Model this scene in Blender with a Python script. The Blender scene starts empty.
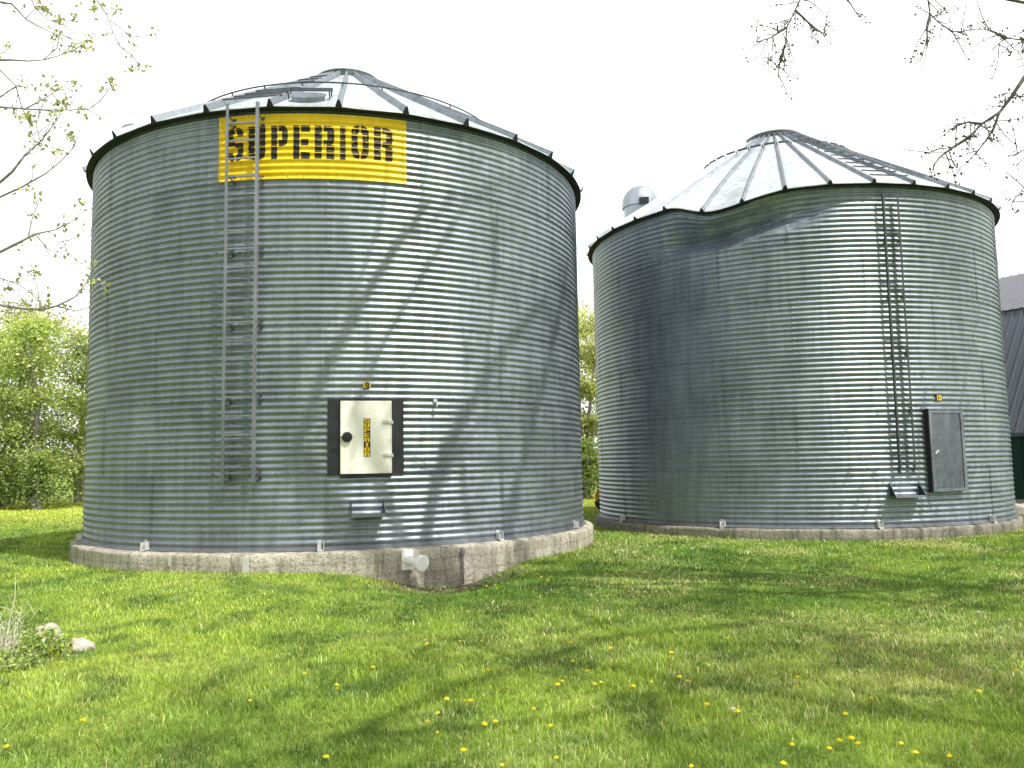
import bpy, math, random
import numpy as np
from mathutils import Vector, Matrix

rng = np.random.default_rng(7)
random.seed(7)
D2R = math.pi / 180
scn = bpy.context.scene
col = scn.collection

# ------------------------------------------------------------------ camera
FPX, PITCH, ROLL, CZ = 820.0, .0949, .0187, 1.65
cam = bpy.data.cameras.new('camera')
cam.sensor_width = 36.0
cam.lens = FPX / 1024 * 36.0
cam.clip_end = 3000
camo = bpy.data.objects.new('camera', cam)
col.objects.link(camo)
right = Vector((1, 0, 0)); fwd = Vector((0, math.cos(PITCH), math.sin(PITCH))); up = Vector((0, -math.sin(PITCH), math.cos(PITCH)))
cr, sr = math.cos(ROLL), math.sin(ROLL)
rx = right * cr - up * sr          # image x axis
uy = right * sr + up * cr          # image y axis
M = Matrix((( rx.x, uy.x, -fwd.x, 0), (rx.y, uy.y, -fwd.y, 0), (rx.z, uy.z, -fwd.z, CZ), (0, 0, 0, 1)))
camo.matrix_world = M
scn.camera = camo

def ray(x, y):
    u = (x - 512) / FPX; v = (384 - y) / FPX
    d = fwd + rx * u + uy * v
    return d
def at(x, y, Y):
    d = ray(x, y)
    return Vector((0, 0, CZ)) + d * (Y / d.y)
def on_ground(x, y):
    d = ray(x, y); p = None
    z = 0.0
    for _ in range(6):
        t = (z - CZ) / d.z
        p = d * t
        z = float(zg(p.x, p.y))
    return Vector((p.x, p.y, z))
def project(p):
    q = Vector(p) - Vector((0, 0, CZ))
    dep = q.dot(fwd)
    if dep < .05: return None
    return 512 + FPX * q.dot(rx) / dep, 384 - FPX * q.dot(uy) / dep

# ------------------------------------------------------------------ tags and mesh helper
def tag(o, label=None, cat=None, group=None, kind=None):
    if label: o['label'] = label
    if cat: o['category'] = cat
    if group: o['group'] = group
    if kind: o['kind'] = kind
    return o
def empty(name, loc, rz=0, label=None, cat=None, group=None):
    o = bpy.data.objects.new(name, None)
    o.empty_display_size = .2
    col.objects.link(o)
    o.location = loc; o.rotation_euler = (0, 0, rz)
    return tag(o, label, cat, group)
def link_mesh(name, me, parent=None, loc=None):
    o = bpy.data.objects.new(name, me)
    col.objects.link(o)
    if parent: o.parent = parent
    if loc is not None: o.location = loc
    return o
def copy_tree(o, parent=None):
    c = o.copy(); col.objects.link(c)
    if parent: c.parent = parent
    for ch in list(o.children): copy_tree(ch, c)
    return c

class MB:
    def __init__(s): s.v = []; s.f = []; s.m = []; s.t = []
    def add(s, vs, fs, mi=0, tone=1.0):
        b = len(s.v)
        s.v.extend([tuple(v) for v in vs])
        s.f.extend([tuple(b + i for i in f) for f in fs]); s.m.extend([mi] * len(fs))
        s.t.extend([tone] * len(vs) if np.isscalar(tone) else list(tone))
    def box(s, c, size, rot=None, mi=0, bev=0):
        hx, hy, hz = [k / 2 for k in size]
        vs = [Vector((x, y, z)) for x in (-hx, hx) for y in (-hy, hy) for z in (-hz, hz)]
        fs = [(0, 1, 3, 2), (4, 6, 7, 5), (0, 4, 5, 1), (2, 3, 7, 6), (0, 2, 6, 4), (1, 5, 7, 3)]
        if rot is not None: vs = [rot @ v for v in vs]
        s.add([v + Vector(c) for v in vs], fs, mi)
    def bar(s, a, b, w, h, upv=(0, 0, 1), mi=0):
        a = Vector(a); b = Vector(b); d = (b - a); L = d.length; d.normalize()
        u = Vector(upv); x = d.cross(u)
        if x.length < 1e-4: x = d.cross(Vector((1, 0, 0)))
        x.normalize(); z = x.cross(d).normalized()
        R = Matrix((x, d, z)).transposed()
        s.box((a + b) / 2, (w, L, h), R, mi)
    def tube(s, pts, rad, n=6, mi=0, cap=True, tone=1.0):
        pts = [Vector(p) for p in pts]
        if np.isscalar(rad): rad = [rad] * len(pts)
        vs = []; fs = []
        t0 = (pts[1] - pts[0]).normalized()
        ref = Vector((0, 0, 1)) if abs(t0.z) < .9 else Vector((1, 0, 0))
        x = t0.cross(ref).normalized()
        for i, p in enumerate(pts):
            t = (pts[min(i + 1, len(pts) - 1)] - pts[max(i - 1, 0)])
            if t.length < 1e-9: t = t0
            t.normalize()
            x = (x - t * x.dot(t))
            if x.length < 1e-6: x = t.orthogonal()
            x.normalize(); y = t.cross(x)
            for k in range(n):
                a = 2 * math.pi * k / n
                vs.append(p + (x * math.cos(a) + y * math.sin(a)) * rad[i])
        for i in range(len(pts) - 1):
            for k in range(n):
                k2 = (k + 1) % n
                fs.append((i * n + k, i * n + k2, (i + 1) * n + k2, (i + 1) * n + k))
        if cap:
            fs.append(tuple(range(n - 1, -1, -1))); fs.append(tuple((len(pts) - 1) * n + k for k in range(n)))
        s.add(vs, fs, mi, tone)
    def lathe(s, prof, n=64, c=(0, 0, 0), mi=0, M=None):
        vs = []; fs = []
        for r, z in prof:
            for k in range(n):
                a = 2 * math.pi * k / n
                p = Vector((r * math.cos(a), r * math.sin(a), z))
                if M is not None: p = M @ p
                vs.append(p + Vector(c))
        for i in range(len(prof) - 1):
            for k in range(n):
                k2 = (k + 1) % n
                fs.append((i * n + k, i * n + k2, (i + 1) * n + k2, (i + 1) * n + k))
        s.add(vs, fs, mi)
    def grid(s, P, mi=0, tone=1.0, wrap=False, mask=None):
        # P: array [rows, cols, 3]
        P = np.asarray(P); R, C = P.shape[:2]
        fs = []
        for i in range(R - 1):
            for j in range(C if wrap else C - 1):
                if mask is not None and not mask[i, j]: continue
                j2 = (j + 1) % C
                fs.append((i * C + j, i * C + j2, (i + 1) * C + j2, (i + 1) * C + j))
        s.add(P.reshape(-1, 3).tolist(), fs, mi, tone if np.isscalar(tone) else np.asarray(tone).reshape(-1).tolist())
    def build(s, name, mats, parent=None, smooth=False, loc=None, fn=None, sharp=None):
        me = bpy.data.meshes.new(name)
        vs = s.v if fn is None else [fn(v) for v in s.v]
        me.from_pydata(vs, [], s.f)
        if not isinstance(mats, (list, tuple)): mats = [mats]
        for m in mats: me.materials.append(m)
        me.polygons.foreach_set('material_index', s.m)
        at_ = me.attributes.new('tone', 'FLOAT', 'POINT')
        at_.data.foreach_set('value', np.array(s.t, dtype=np.float32))
        if smooth:
            me.polygons.foreach_set('use_smooth', [True] * len(s.f))
        me.update()
        if smooth and sharp:
            try: me.set_sharp_from_angle(angle=sharp * D2R)
            except Exception: pass
        return link_mesh(name, me, parent, loc)

# ------------------------------------------------------------------ noise on arrays
class VN:
    def __init__(s, seed, n=64): s.g = np.random.default_rng(seed).random((n, n)); s.n = n
    def __call__(s, x, y):
        x = np.asarray(x, float); y = np.asarray(y, float)
        xi = np.floor(x).astype(int); yi = np.floor(y).astype(int); fx = x - xi; fy = y - yi
        fx = fx * fx * (3 - 2 * fx); fy = fy * fy * (3 - 2 * fy); n = s.n; g = s.g
        a = g[xi % n, yi % n]; b = g[(xi + 1) % n, yi % n]; c = g[xi % n, (yi + 1) % n]; d = g[(xi + 1) % n, (yi + 1) % n]
        return (a * (1 - fx) + b * fx) * (1 - fy) + (c * (1 - fx) + d * fx) * fy
    def fbm(s, x, y, o=3):
        r = 0; a = .5; t = 0
        for k in range(o):
            r = r + a * s(x * 2 ** k + 13 * k, y * 2 ** k + 7 * k); t += a; a *= .5
        return r / t
N1, N2, N3, N4 = VN(1), VN(2), VN(3), VN(4)

CA = (-3.576, 17.7595); ZA = .36; RA = 5.03; HA = 7.035; PADA = 5.23
CB = (7.205, 21.491); ZB = .218; RB = 4.957; HB = 7.04; PADB = 5.09

def zg(x, y):
    x = np.asarray(x, float); y = np.asarray(y, float)
    near = np.exp(-((x / 60) ** 2 + (y / 60) ** 2))
    z = .07 * (N1.fbm(x * .22 + 5, y * .22 + 9, 3) - .5) * near
    z = z - .33 * np.exp(-((x + 1.05) / 1.05) ** 2) * np.exp(-((y - 13.0) / 2.0) ** 2)
    z = z + .06 * np.exp(-(np.hypot(x + 5, y - 13) / 2.5) ** 2)
    z = z - .04 * np.exp(-(np.hypot(x - 7, y - 16) / 4) ** 2)
    return z

# ------------------------------------------------------------------ materials
def newmat(name):
    m = bpy.data.materials.new(name); m.use_nodes = True
    nt = m.node_tree; nt.nodes.clear()
    out = nt.nodes.new('ShaderNodeOutputMaterial')
    bs = nt.nodes.new('ShaderNodeBsdfPrincipled')
    nt.links.new(bs.outputs[0], out.inputs[0])
    return m, nt, bs, out
def N(nt, t, **kw):
    n = nt.nodes.new(t)
    for k, v in kw.items():
        if k in ('inp',):
            for kk, vv in v.items(): n.inputs[kk].default_value = vv
        else: setattr(n, k, v)
    return n
def noise(nt, vec, scale, detail=4, rough=.55, dist=0):
    n = N(nt, 'ShaderNodeTexNoise'); n.inputs['Scale'].default_value = scale; n.inputs['Detail'].default_value = detail
    n.inputs['Roughness'].default_value = rough; n.inputs['Distortion'].default_value = dist
    if vec is not None: nt.links.new(vec, n.inputs['Vector'])
    return n.outputs['Fac']
def ramp(nt, fac, stops):
    r = N(nt, 'ShaderNodeValToRGB'); e = r.color_ramp.elements
    while len(e) < len(stops): e.new(.5)
    for k, (p, c) in enumerate(stops):
        e[k].position = p; e[k].color = (*c, 1) if len(c) == 3 else c
    nt.links.new(fac, r.inputs[0]); return r.outputs[0]
def g3(v): return (v, v, v)
def mulc(nt, a, b, fac=1.0, mode='MULTIPLY'):
    m = N(nt, 'ShaderNodeMix', data_type='RGBA', blend_type=mode)
    m.inputs['Factor'].default_value = fac if np.isscalar(fac) else 1
    if not np.isscalar(fac): nt.links.new(fac, m.inputs['Factor'])
    for s, v in ((6, a), (7, b)):
        if isinstance(v, tuple): m.inputs[s].default_value = (*v, 1)
        else: nt.links.new(v, m.inputs[s])
    return m.outputs[2]
def mapping(nt, scale=(1, 1, 1), kind='Object'):
    tc = N(nt, 'ShaderNodeTexCoord'); mp = N(nt, 'ShaderNodeMapping'); mp.inputs['Scale'].default_value = scale
    nt.links.new(tc.outputs[kind], mp.inputs['Vector']); return mp.outputs[0]
def bump(nt, bs, h, strength, dist=.01):
    b = N(nt, 'ShaderNodeBump'); b.inputs['Strength'].default_value = strength; b.inputs['Distance'].default_value = dist
    nt.links.new(h, b.inputs['Height']); nt.links.new(b.outputs[0], bs.inputs['Normal'])
def maprange(nt, v, a, b):
    m = N(nt, 'ShaderNodeMapRange'); m.inputs['To Min'].default_value = a; m.inputs['To Max'].default_value = b
    nt.links.new(v, m.inputs['Value']); return m.outputs[0]

def galv(name, base=(.40, .44, .45), metal=.7, r0=.34, r1=.52, streak=True, dirt=.0):
    m, nt, bs, out = newmat(name)
    v = mapping(nt)
    n1 = noise(nt, v, 1.3, 5, .6, .4); n2 = noise(nt, mapping(nt, (5, 5, .5)), 1.6, 4, .6)
    n3 = noise(nt, v, 22, 2, .5)
    c = ramp(nt, n1, [(.25, tuple(b * .74 for b in base)), (.5, base), (.75, tuple(min(1, b * 1.2) for b in base))])
    c = mulc(nt, c, ramp(nt, n2, [(.3, (.68, .70, .71)), (.62, (1, 1, 1))]), .9)
    c = mulc(nt, c, ramp(nt, n3, [(.3, g3(.9)), (.7, g3(1.06))]))
    a = N(nt, 'ShaderNodeAttribute', attribute_name='tone')
    c = mulc(nt, c, a.outputs['Color'])
    nt.links.new(c, bs.inputs['Base Color'])
    bs.inputs['Metallic'].default_value = metal
    nt.links.new(maprange(nt, n1, r0, r1), bs.inputs['Roughness'])
    bump(nt, bs, noise(nt, v, 60, 2), .08, .003)
    return m
def plain(name, c, rough=.6, metal=0, var=.15, scale=8, bmp=0):
    m, nt, bs, out = newmat(name)
    v = mapping(nt); n = noise(nt, v, scale, 4)
    nt.links.new(ramp(nt, n, [(.3, tuple(k * (1 - var) for k in c)), (.7, tuple(min(1, k * (1 + var)) for k in c))]), bs.inputs['Base Color'])
    bs.inputs['Roughness'].default_value = rough; bs.inputs['Metallic'].default_value = metal
    if bmp: bump(nt, bs, noise(nt, v, scale * 6, 3), bmp, .01)
    return m
def leafmat(name, trans=.35):
    m = bpy.data.materials.new(name); m.use_nodes = True; nt = m.node_tree; nt.nodes.clear()
    out = N(nt, 'ShaderNodeOutputMaterial'); a = N(nt, 'ShaderNodeAttribute', attribute_name='Col')
    d = N(nt, 'ShaderNodeBsdfDiffuse'); t = N(nt, 'ShaderNodeBsdfTranslucent'); mx = N(nt, 'ShaderNodeMixShader')
    mx.inputs[0].default_value = trans
    g = N(nt, 'ShaderNodeBsdfGlossy'); g.inputs['Roughness'].default_value = .45
    mx2 = N(nt, 'ShaderNodeMixShader'); mx2.inputs[0].default_value = .05
    nt.links.new(a.outputs['Color'], d.inputs['Color'])
    tc = mulc(nt, a.outputs['Color'], (1.15, 1.1, .6)); nt.links.new(tc, t.inputs['Color'])
    nt.links.new(d.outputs[0], mx.inputs[1]); nt.links.new(t.outputs[0], mx.inputs[2])
    nt.links.new(mx.outputs[0], mx2.inputs[1]); nt.links.new(g.outputs[0], mx2.inputs[2])
    nt.links.new(mx2.outputs[0], out.inputs[0])
    return m

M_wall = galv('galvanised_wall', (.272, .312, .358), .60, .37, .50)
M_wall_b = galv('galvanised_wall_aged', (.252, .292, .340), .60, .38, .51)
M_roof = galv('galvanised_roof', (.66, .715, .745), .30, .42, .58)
M_rib = galv('galvanised_rib', (.30, .34, .375), .5, .4, .55)
M_steel = galv('ladder_steel', (.27, .29, .32), .6, .4, .55)
M_dark = plain('shade_and_gap_black', (.014, .016, .019), .75, 0, .3, 12)  # near-black for the eave shade, open rib ends and vent slot
M_ladb = plain('weathered_ladder_steel', (.075, .085, .09), .55, .5, .3, 10)
M_bolt = plain('bolt_steel', (.05, .052, .05), .7, .2)
M_black = plain('black_paint', (.016, .017, .022), .5, 0, .4, 6)
M_lock = plain('black_plastic', (.012, .012, .014), .4)
M_doorb = galv('door_sheet', (.175, .195, .235), .6, .34, .5)
M_white = plain('white_plastic', (.90, .91, .90), .4, 0, .05)
M_zinc = plain('zinc_bracket', (.62, .63, .62), .5, .3, .15)
M_rubber = plain('rubber', (.02, .02, .02), .8)
M_ypaint = plain('tractor_yellow', (.75, .45, .02), .4)
M_redp = plain('dark_red_paint', (.12, .015, .01), .5)
M_bark = plain('bark', (.15, .135, .125), .9, 0, .4, 14, .5)
M_bark_pale = plain('pale_bark', (.27, .25, .23), .9, 0, .3, 14, .4)
M_twig = plain('dry_twig', (.66, .66, .48), .8)
M_leaf = leafmat('leaf')
M_grass = leafmat('grass_blade', .3)

def door_paint():
    m, nt, bs, out = newmat('cream_door_paint')
    v = mapping(nt)
    c = ramp(nt, noise(nt, v, 4, 5, .65), [(.3, (.74, .71, .60)), (.5, (.84, .83, .77)), (.8, (.86, .85, .80))])
    spots = ramp(nt, noise(nt, mapping(nt, (1, 1, 3)), 14, 5, .7), [(.62, g3(0)), (.72, g3(1))])
    c = mulc(nt, c, (.58, .42, .16), spots, 'MIX')
    nt.links.new(c, bs.inputs['Base Color']); bs.inputs['Roughness'].default_value = .5
    return m
M_door = door_paint()
def yellow():
    m, nt, bs, out = newmat('yellow_sign_paint')
    v = mapping(nt)
    c = ramp(nt, noise(nt, v, 2.2, 5, .6), [(.3, (.80, .53, .006)), (.7, (.90, .63, .014))])
    c = mulc(nt, c, ramp(nt, noise(nt, mapping(nt, (6, 6, .7)), 2, 4), [(.3, g3(.8)), (.6, g3(1))]), .7)
    nt.links.new(c, bs.inputs['Base Color']); bs.inputs['Roughness'].default_value = .42
    return m
M_yellow = yellow()
M_letter = plain('black_letter_paint', (.018, .013, .010), .65, 0, .5, 20)

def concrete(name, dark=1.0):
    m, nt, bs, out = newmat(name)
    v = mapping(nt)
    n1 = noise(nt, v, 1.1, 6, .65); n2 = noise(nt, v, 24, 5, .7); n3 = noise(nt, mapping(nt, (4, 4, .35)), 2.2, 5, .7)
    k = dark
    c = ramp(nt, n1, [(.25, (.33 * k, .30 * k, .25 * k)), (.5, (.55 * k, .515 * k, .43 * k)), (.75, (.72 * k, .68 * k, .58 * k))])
    c = mulc(nt, c, ramp(nt, n2, [(.30, g3(.32)), (.47, g3(.95)), (.75, g3(1.15))]))
    c = mulc(nt, c, ramp(nt, n3, [(.32, (.40, .37, .33)), (.52, g3(1))]), .85)
    # horizontal form lines
    tc = N(nt, 'ShaderNodeTexCoord'); sp = N(nt, 'ShaderNodeSeparateXYZ'); nt.links.new(tc.outputs['Object'], sp.inputs[0])
    lines = N(nt, 'ShaderNodeTexWave', wave_type='BANDS', bands_direction='Z'); lines.inputs['Scale'].default_value = 1.6
    lines.inputs['Distortion'].default_value = 1.5; lines.inputs['Detail'].default_value = 3
    nt.links.new(tc.outputs['Object'], lines.inputs['Vector'])
    c = mulc(nt, c, ramp(nt, lines.outputs['Fac'], [(.0, g3(.72)), (.12, g3(1))]), .7)
    nt.links.new(c, bs.inputs['Base Color']); bs.inputs['Roughness'].default_value = .92
    mxh = mulc(nt, n2, n1, 1.0, 'ADD')
    bump(nt, bs, mxh, 1.0, .03)
    return m
M_conc = concrete('old_concrete'); M_conc_b = concrete('old_concrete_shaded', .62)  # second copy darkened throughout for the shade on the dented bin's pad
def rockmat():
    m, nt, bs, out = newmat('pale_stone')
    v = mapping(nt)
    c = ramp(nt, noise(nt, v, 7, 5, .7), [(.3, (.26, .225, .18)), (.5, (.46, .42, .36)), (.8, (.60, .56, .50))])
    nt.links.new(c, bs.inputs['Base Color']); bs.inputs['Roughness'].default_value = .9
    bump(nt, bs, noise(nt, v, 18, 5), .6, .03); return m
M_rock = rockmat()

def groundmat():
    m, nt, bs, out = newmat('lawn_ground')
    v = mapping(nt)
    n1 = noise(nt, v, .5, 5, .6); n2 = noise(nt, v, 6, 5, .7); n3 = noise(nt, v, 40, 3, .7)
    c = ramp(nt, n1, [(.3, (.12, .22, .040)), (.5, (.21, .31, .055)), (.7, (.36, .40, .11))])
    c = mulc(nt, c, ramp(nt, n2, [(.3, g3(.6)), (.7, g3(1.25))]))
    c = mulc(nt, c, ramp(nt, n3, [(.3, g3(.55)), (.7, g3(1.3))]))
    a = N(nt, 'ShaderNodeAttribute', attribute_name='tone')
    dirt = ramp(nt, n2, [(.3, (.09, .075, .055)), (.7, (.22, .185, .14))])
    c = mulc(nt, c, dirt, a.outputs['Fac'], 'MIX')
    nt.links.new(c, bs.inputs['Base Color']); bs.inputs['Roughness'].default_value = .95
    bs.inputs['Specular IOR Level'].default_value = .15
    bump(nt, bs, n3, .6, .03)
    return m
M_ground = groundmat()

# ------------------------------------------------------------------ world and sun
SUN_AZ, SUN_EL = 50.0, 57.0           # azimuth measured from -Y towards +X
sun_dir = Vector((math.sin(SUN_AZ * D2R) * math.cos(SUN_EL * D2R), -math.cos(SUN_AZ * D2R) * math.cos(SUN_EL * D2R), math.sin(SUN_EL * D2R)))
w = bpy.data.worlds.new("World"); scn.world = w; w.use_nodes = True
nt = w.node_tree; nt.nodes.clear()
wo = N(nt, 'ShaderNodeOutputWorld'); bg = N(nt, 'ShaderNodeBackground')
sky = N(nt, 'ShaderNodeTexSky', sky_type='NISHITA'); sky.sun_disc = False
sky.sun_elevation = SUN_EL * D2R
sky.sun_rotation = math.atan2(sun_dir.x, sun_dir.y)
sky.air_density = 1.0; sky.dust_density = 6.0; sky.ozone_density = 1.0
# thin bright haze: nearly white low in the sky, letting more blue through overhead
tc = N(nt, 'ShaderNodeTexCoord'); sp = N(nt, 'ShaderNodeSeparateXYZ'); nt.links.new(tc.outputs['Generated'], sp.inputs[0])
hz = N(nt, 'ShaderNodeMapRange'); hz.inputs['From Min'].default_value = .47; hz.inputs['From Max'].default_value = .74
hz.inputs['To Min'].default_value = 1.0; hz.inputs['To Max'].default_value = .05
nt.links.new(sp.outputs['Z'], hz.inputs['Value'])
mx = N(nt, 'ShaderNodeMix', data_type='RGBA'); nt.links.new(hz.outputs[0], mx.inputs['Factor'])
nt.links.new(sky.outputs[0], mx.inputs[6]); mx.inputs[7].default_value = (19.6, 19.8, 20.0, 1)
nt.links.new(mx.outputs[2], bg.inputs[0]); bg.inputs[1].default_value = .09
nt.links.new(bg.outputs[0], wo.inputs[0])
sl = bpy.data.lights.new('sun', 'SUN'); sl.energy = 5.0; sl.angle = .53 * D2R; sl.color = (1, .955, .89)
so = bpy.data.objects.new('sun', sl); col.objects.link(so)
so.rotation_euler = sun_dir.to_track_quat('Z', 'Y').to_euler(); so.location = (0, 0, 30)
scn.view_settings.view_transform = 'Standard'; scn.view_settings.look = 'None'; scn.view_settings.exposure = 0; scn.view_settings.gamma = 1

# ------------------------------------------------------------------ ground
def build_ground():
    def axis(lo, hi, step, far):
        core = np.arange(lo, hi + 1e-6, step)
        k = 1.35 ** np.arange(1, 22) * step
        a = np.cumsum(k); a = a[a < far]
        return np.concatenate([(lo - a)[::-1], core, hi + a])
    xs = axis(-14, 16, .2, 1500); ys = axis(2, 26, .2, 1500)
    X, Y = np.meshgrid(xs, ys)
    P = np.stack([X, Y, zg(X, Y)], -1)
    d = np.hypot(X - CA[0], Y - CA[1]) - PADA
    th = np.degrees(np.arctan2(Y - CA[1], X - CA[0]))
    dirt = np.clip(2.0 - d / .55, 0, 1) * np.exp(-((th + 62) / 13.5) ** 4)
    dirt = np.maximum(dirt, .9 * np.exp(-(np.hypot((X + 4.35) / .35, (Y - 7.25) / .25)) ** 2))
    dirt = np.maximum(dirt, np.clip(1 - d / .12, 0, 1) * .6)
    mb = MB(); mb.grid(P, 0, dirt)
    return tag(mb.build('lawn_ground', M_ground, smooth=True), kind='structure')
build_ground()

def add_col(me, c):
    a = me.color_attributes.new('Col', 'FLOAT_COLOR', 'POINT')
    a.data.foreach_set('color', np.concatenate([c, np.ones((len(c), 1))], 1).astype(np.float32).ravel())

def np_mesh(name, V, loops, starts, totals, mat, cols, smooth=False):
    me = bpy.data.meshes.new(name)
    me.vertices.add(len(V)); me.vertices.foreach_set('co', V.astype(np.float32).ravel())
    me.loops.add(len(loops)); me.loops.foreach_set('vertex_index', loops.astype(np.int32))
    me.polygons.add(len(starts)); me.polygons.foreach_set('loop_start', starts.astype(np.int32)); me.polygons.foreach_set('loop_total', totals.astype(np.int32))
    me.update(calc_edges=True)
    add_col(me, cols)
    me.materials.append(mat)
    me.validate()
    return me

def blades_mesh(name, X, Y, Z, H, W, C, bend=.85):
    n = len(X)
    a = rng.random(n) * 2 * np.pi; dx, dy = np.cos(a), np.sin(a)
    b = rng.random(n) * 2 * np.pi; k = H * (bend * rng.random(n) + .1)
    bx, by = np.cos(b) * k, np.sin(b) * k
    V = np.zeros((n, 5, 3))
    V[:, 0] = np.stack([X - dx * W, Y - dy * W, Z - .01], 1); V[:, 1] = np.stack([X + dx * W, Y + dy * W, Z - .01], 1)
    m = .55
    V[:, 2] = np.stack([X + bx * .3 + dx * W * .8, Y + by * .3 + dy * W * .8, Z + H * m], 1)
    V[:, 3] = np.stack([X + bx * .3 - dx * W * .8, Y + by * .3 - dy * W * .8, Z + H * m], 1)
    V[:, 4] = np.stack([X + bx, Y + by, Z + H * .95], 1)
    base = np.arange(n)[:, None] * 5
    loops = (base + np.array([0, 1, 2, 3, 3, 2, 4])[None]).ravel()
    st = (np.arange(n)[:, None] * 7 + np.array([0, 4])[None]).ravel(); tt = np.tile([4, 3], n)
    sh = np.array([.7, .7, 1., 1., 1.12])  # blade roots darkened, tips lightened: shade and light put into the colour
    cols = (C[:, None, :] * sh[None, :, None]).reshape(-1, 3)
    return np_mesh(name, V.reshape(-1, 3), loops, st, tt, M_grass, cols)

def build_grass():
    n = 470000
    y = 4.0 * (44 / 4.0) ** rng.random(n)
    x = (rng.random(n) * 2 - 1) * (.74 * y + .6)
    keep = (np.hypot(x - CA[0], y - CA[1]) > PADA + .01) & (np.hypot(x - CB[0], y - CB[1]) > PADB + .01)
    d = np.hypot(x - CA[0], y - CA[1]) - PADA; th = np.degrees(np.arctan2(y - CA[1], x - CA[0]))
    dirt = np.clip(1.9 - d / .55, 0, 1) * np.exp(-((th + 62) / 12.5) ** 4)
    dirt = np.maximum(dirt, np.exp(-(np.hypot((x + 4.35) / .35, (y - 7.25) / .25)) ** 2))
    keep &= rng.random(n) > dirt * .93
    clump = N2.fbm(x * 1.1, y * 1.1, 3)
    fine = N3.fbm(x * 5.5, y * 5.5, 2)
    keep &= rng.random(n) < .50 + .9 * fine
    x, y, clump, fine, dirt = [k[keep] for k in (x, y, clump, fine, dirt)]
    n = len(x)
    big = N4.fbm(x * .28 + 3, y * .28, 3); mid = N1.fbm(x * .9 + 31, y * .9, 3)
    z = zg(x, y)
    h = (.024 + .034 * rng.random(n)) * (.55 + .95 * clump) * (1 + .25 * (y > 14))
    wdt = np.maximum(.0021, .00046 * y) * (.7 + .6 * rng.random(n))
    green = np.array([.205, .385, .055]); yg = np.array([.52, .66, .10]); straw = np.array([.80, .79, .40]); dk = np.array([.080, .175, .036])
    t = np.clip((big - .30) * 2.0 + rng.normal(0, .22, n), 0, 1)[:, None]
    C = green * (1 - t) + yg * t
    right = np.clip((x + 1) / 6, 0, 1)
    dkf = np.clip((N3.fbm(x * 2.6 + 50, y * 2.6, 3) - .47) * 5, 0, 1)[:, None] * .75; C = C * (1 - dkf) + dk * dkf
    pt = N2.fbm(x * .62 + 17, y * .62 + 3, 4)
    s = (rng.random(n) < np.clip(np.clip((mid - .48) * 2.2, .05, .5) + np.clip((pt - .56) * 5, 0, .6), 0, .8) * (.25 + .85 * right))[:, None]
    C = np.where(s, straw * (.6 + .6 * rng.random(n))[:, None], C)
    farl = (np.clip((y - 24) / 8, 0, 1))[:, None]; C = C * (1 - .6 * farl) + np.array([.92, .92, .14]) * .6 * farl  # far grass colour brightened towards yellow to look sunlit
    C = C * (.75 + .5 * rng.random(n))[:, None]
    h = np.where(s[:, 0], h * .8, h)
    tuft = (rng.random(n) < .06) & (N1.fbm(x * 1.7, y * 1.7 + 40, 2) > .55)
    h = np.where(tuft, h * 1.5, h); wdt = np.where(tuft, wdt * 2.0, wdt)
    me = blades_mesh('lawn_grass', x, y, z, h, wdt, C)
    o = link_mesh('lawn_grass', me)
    tag(o, 'short mown spring grass covering the whole lawn', 'grass', kind='stuff')
build_grass()

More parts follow.
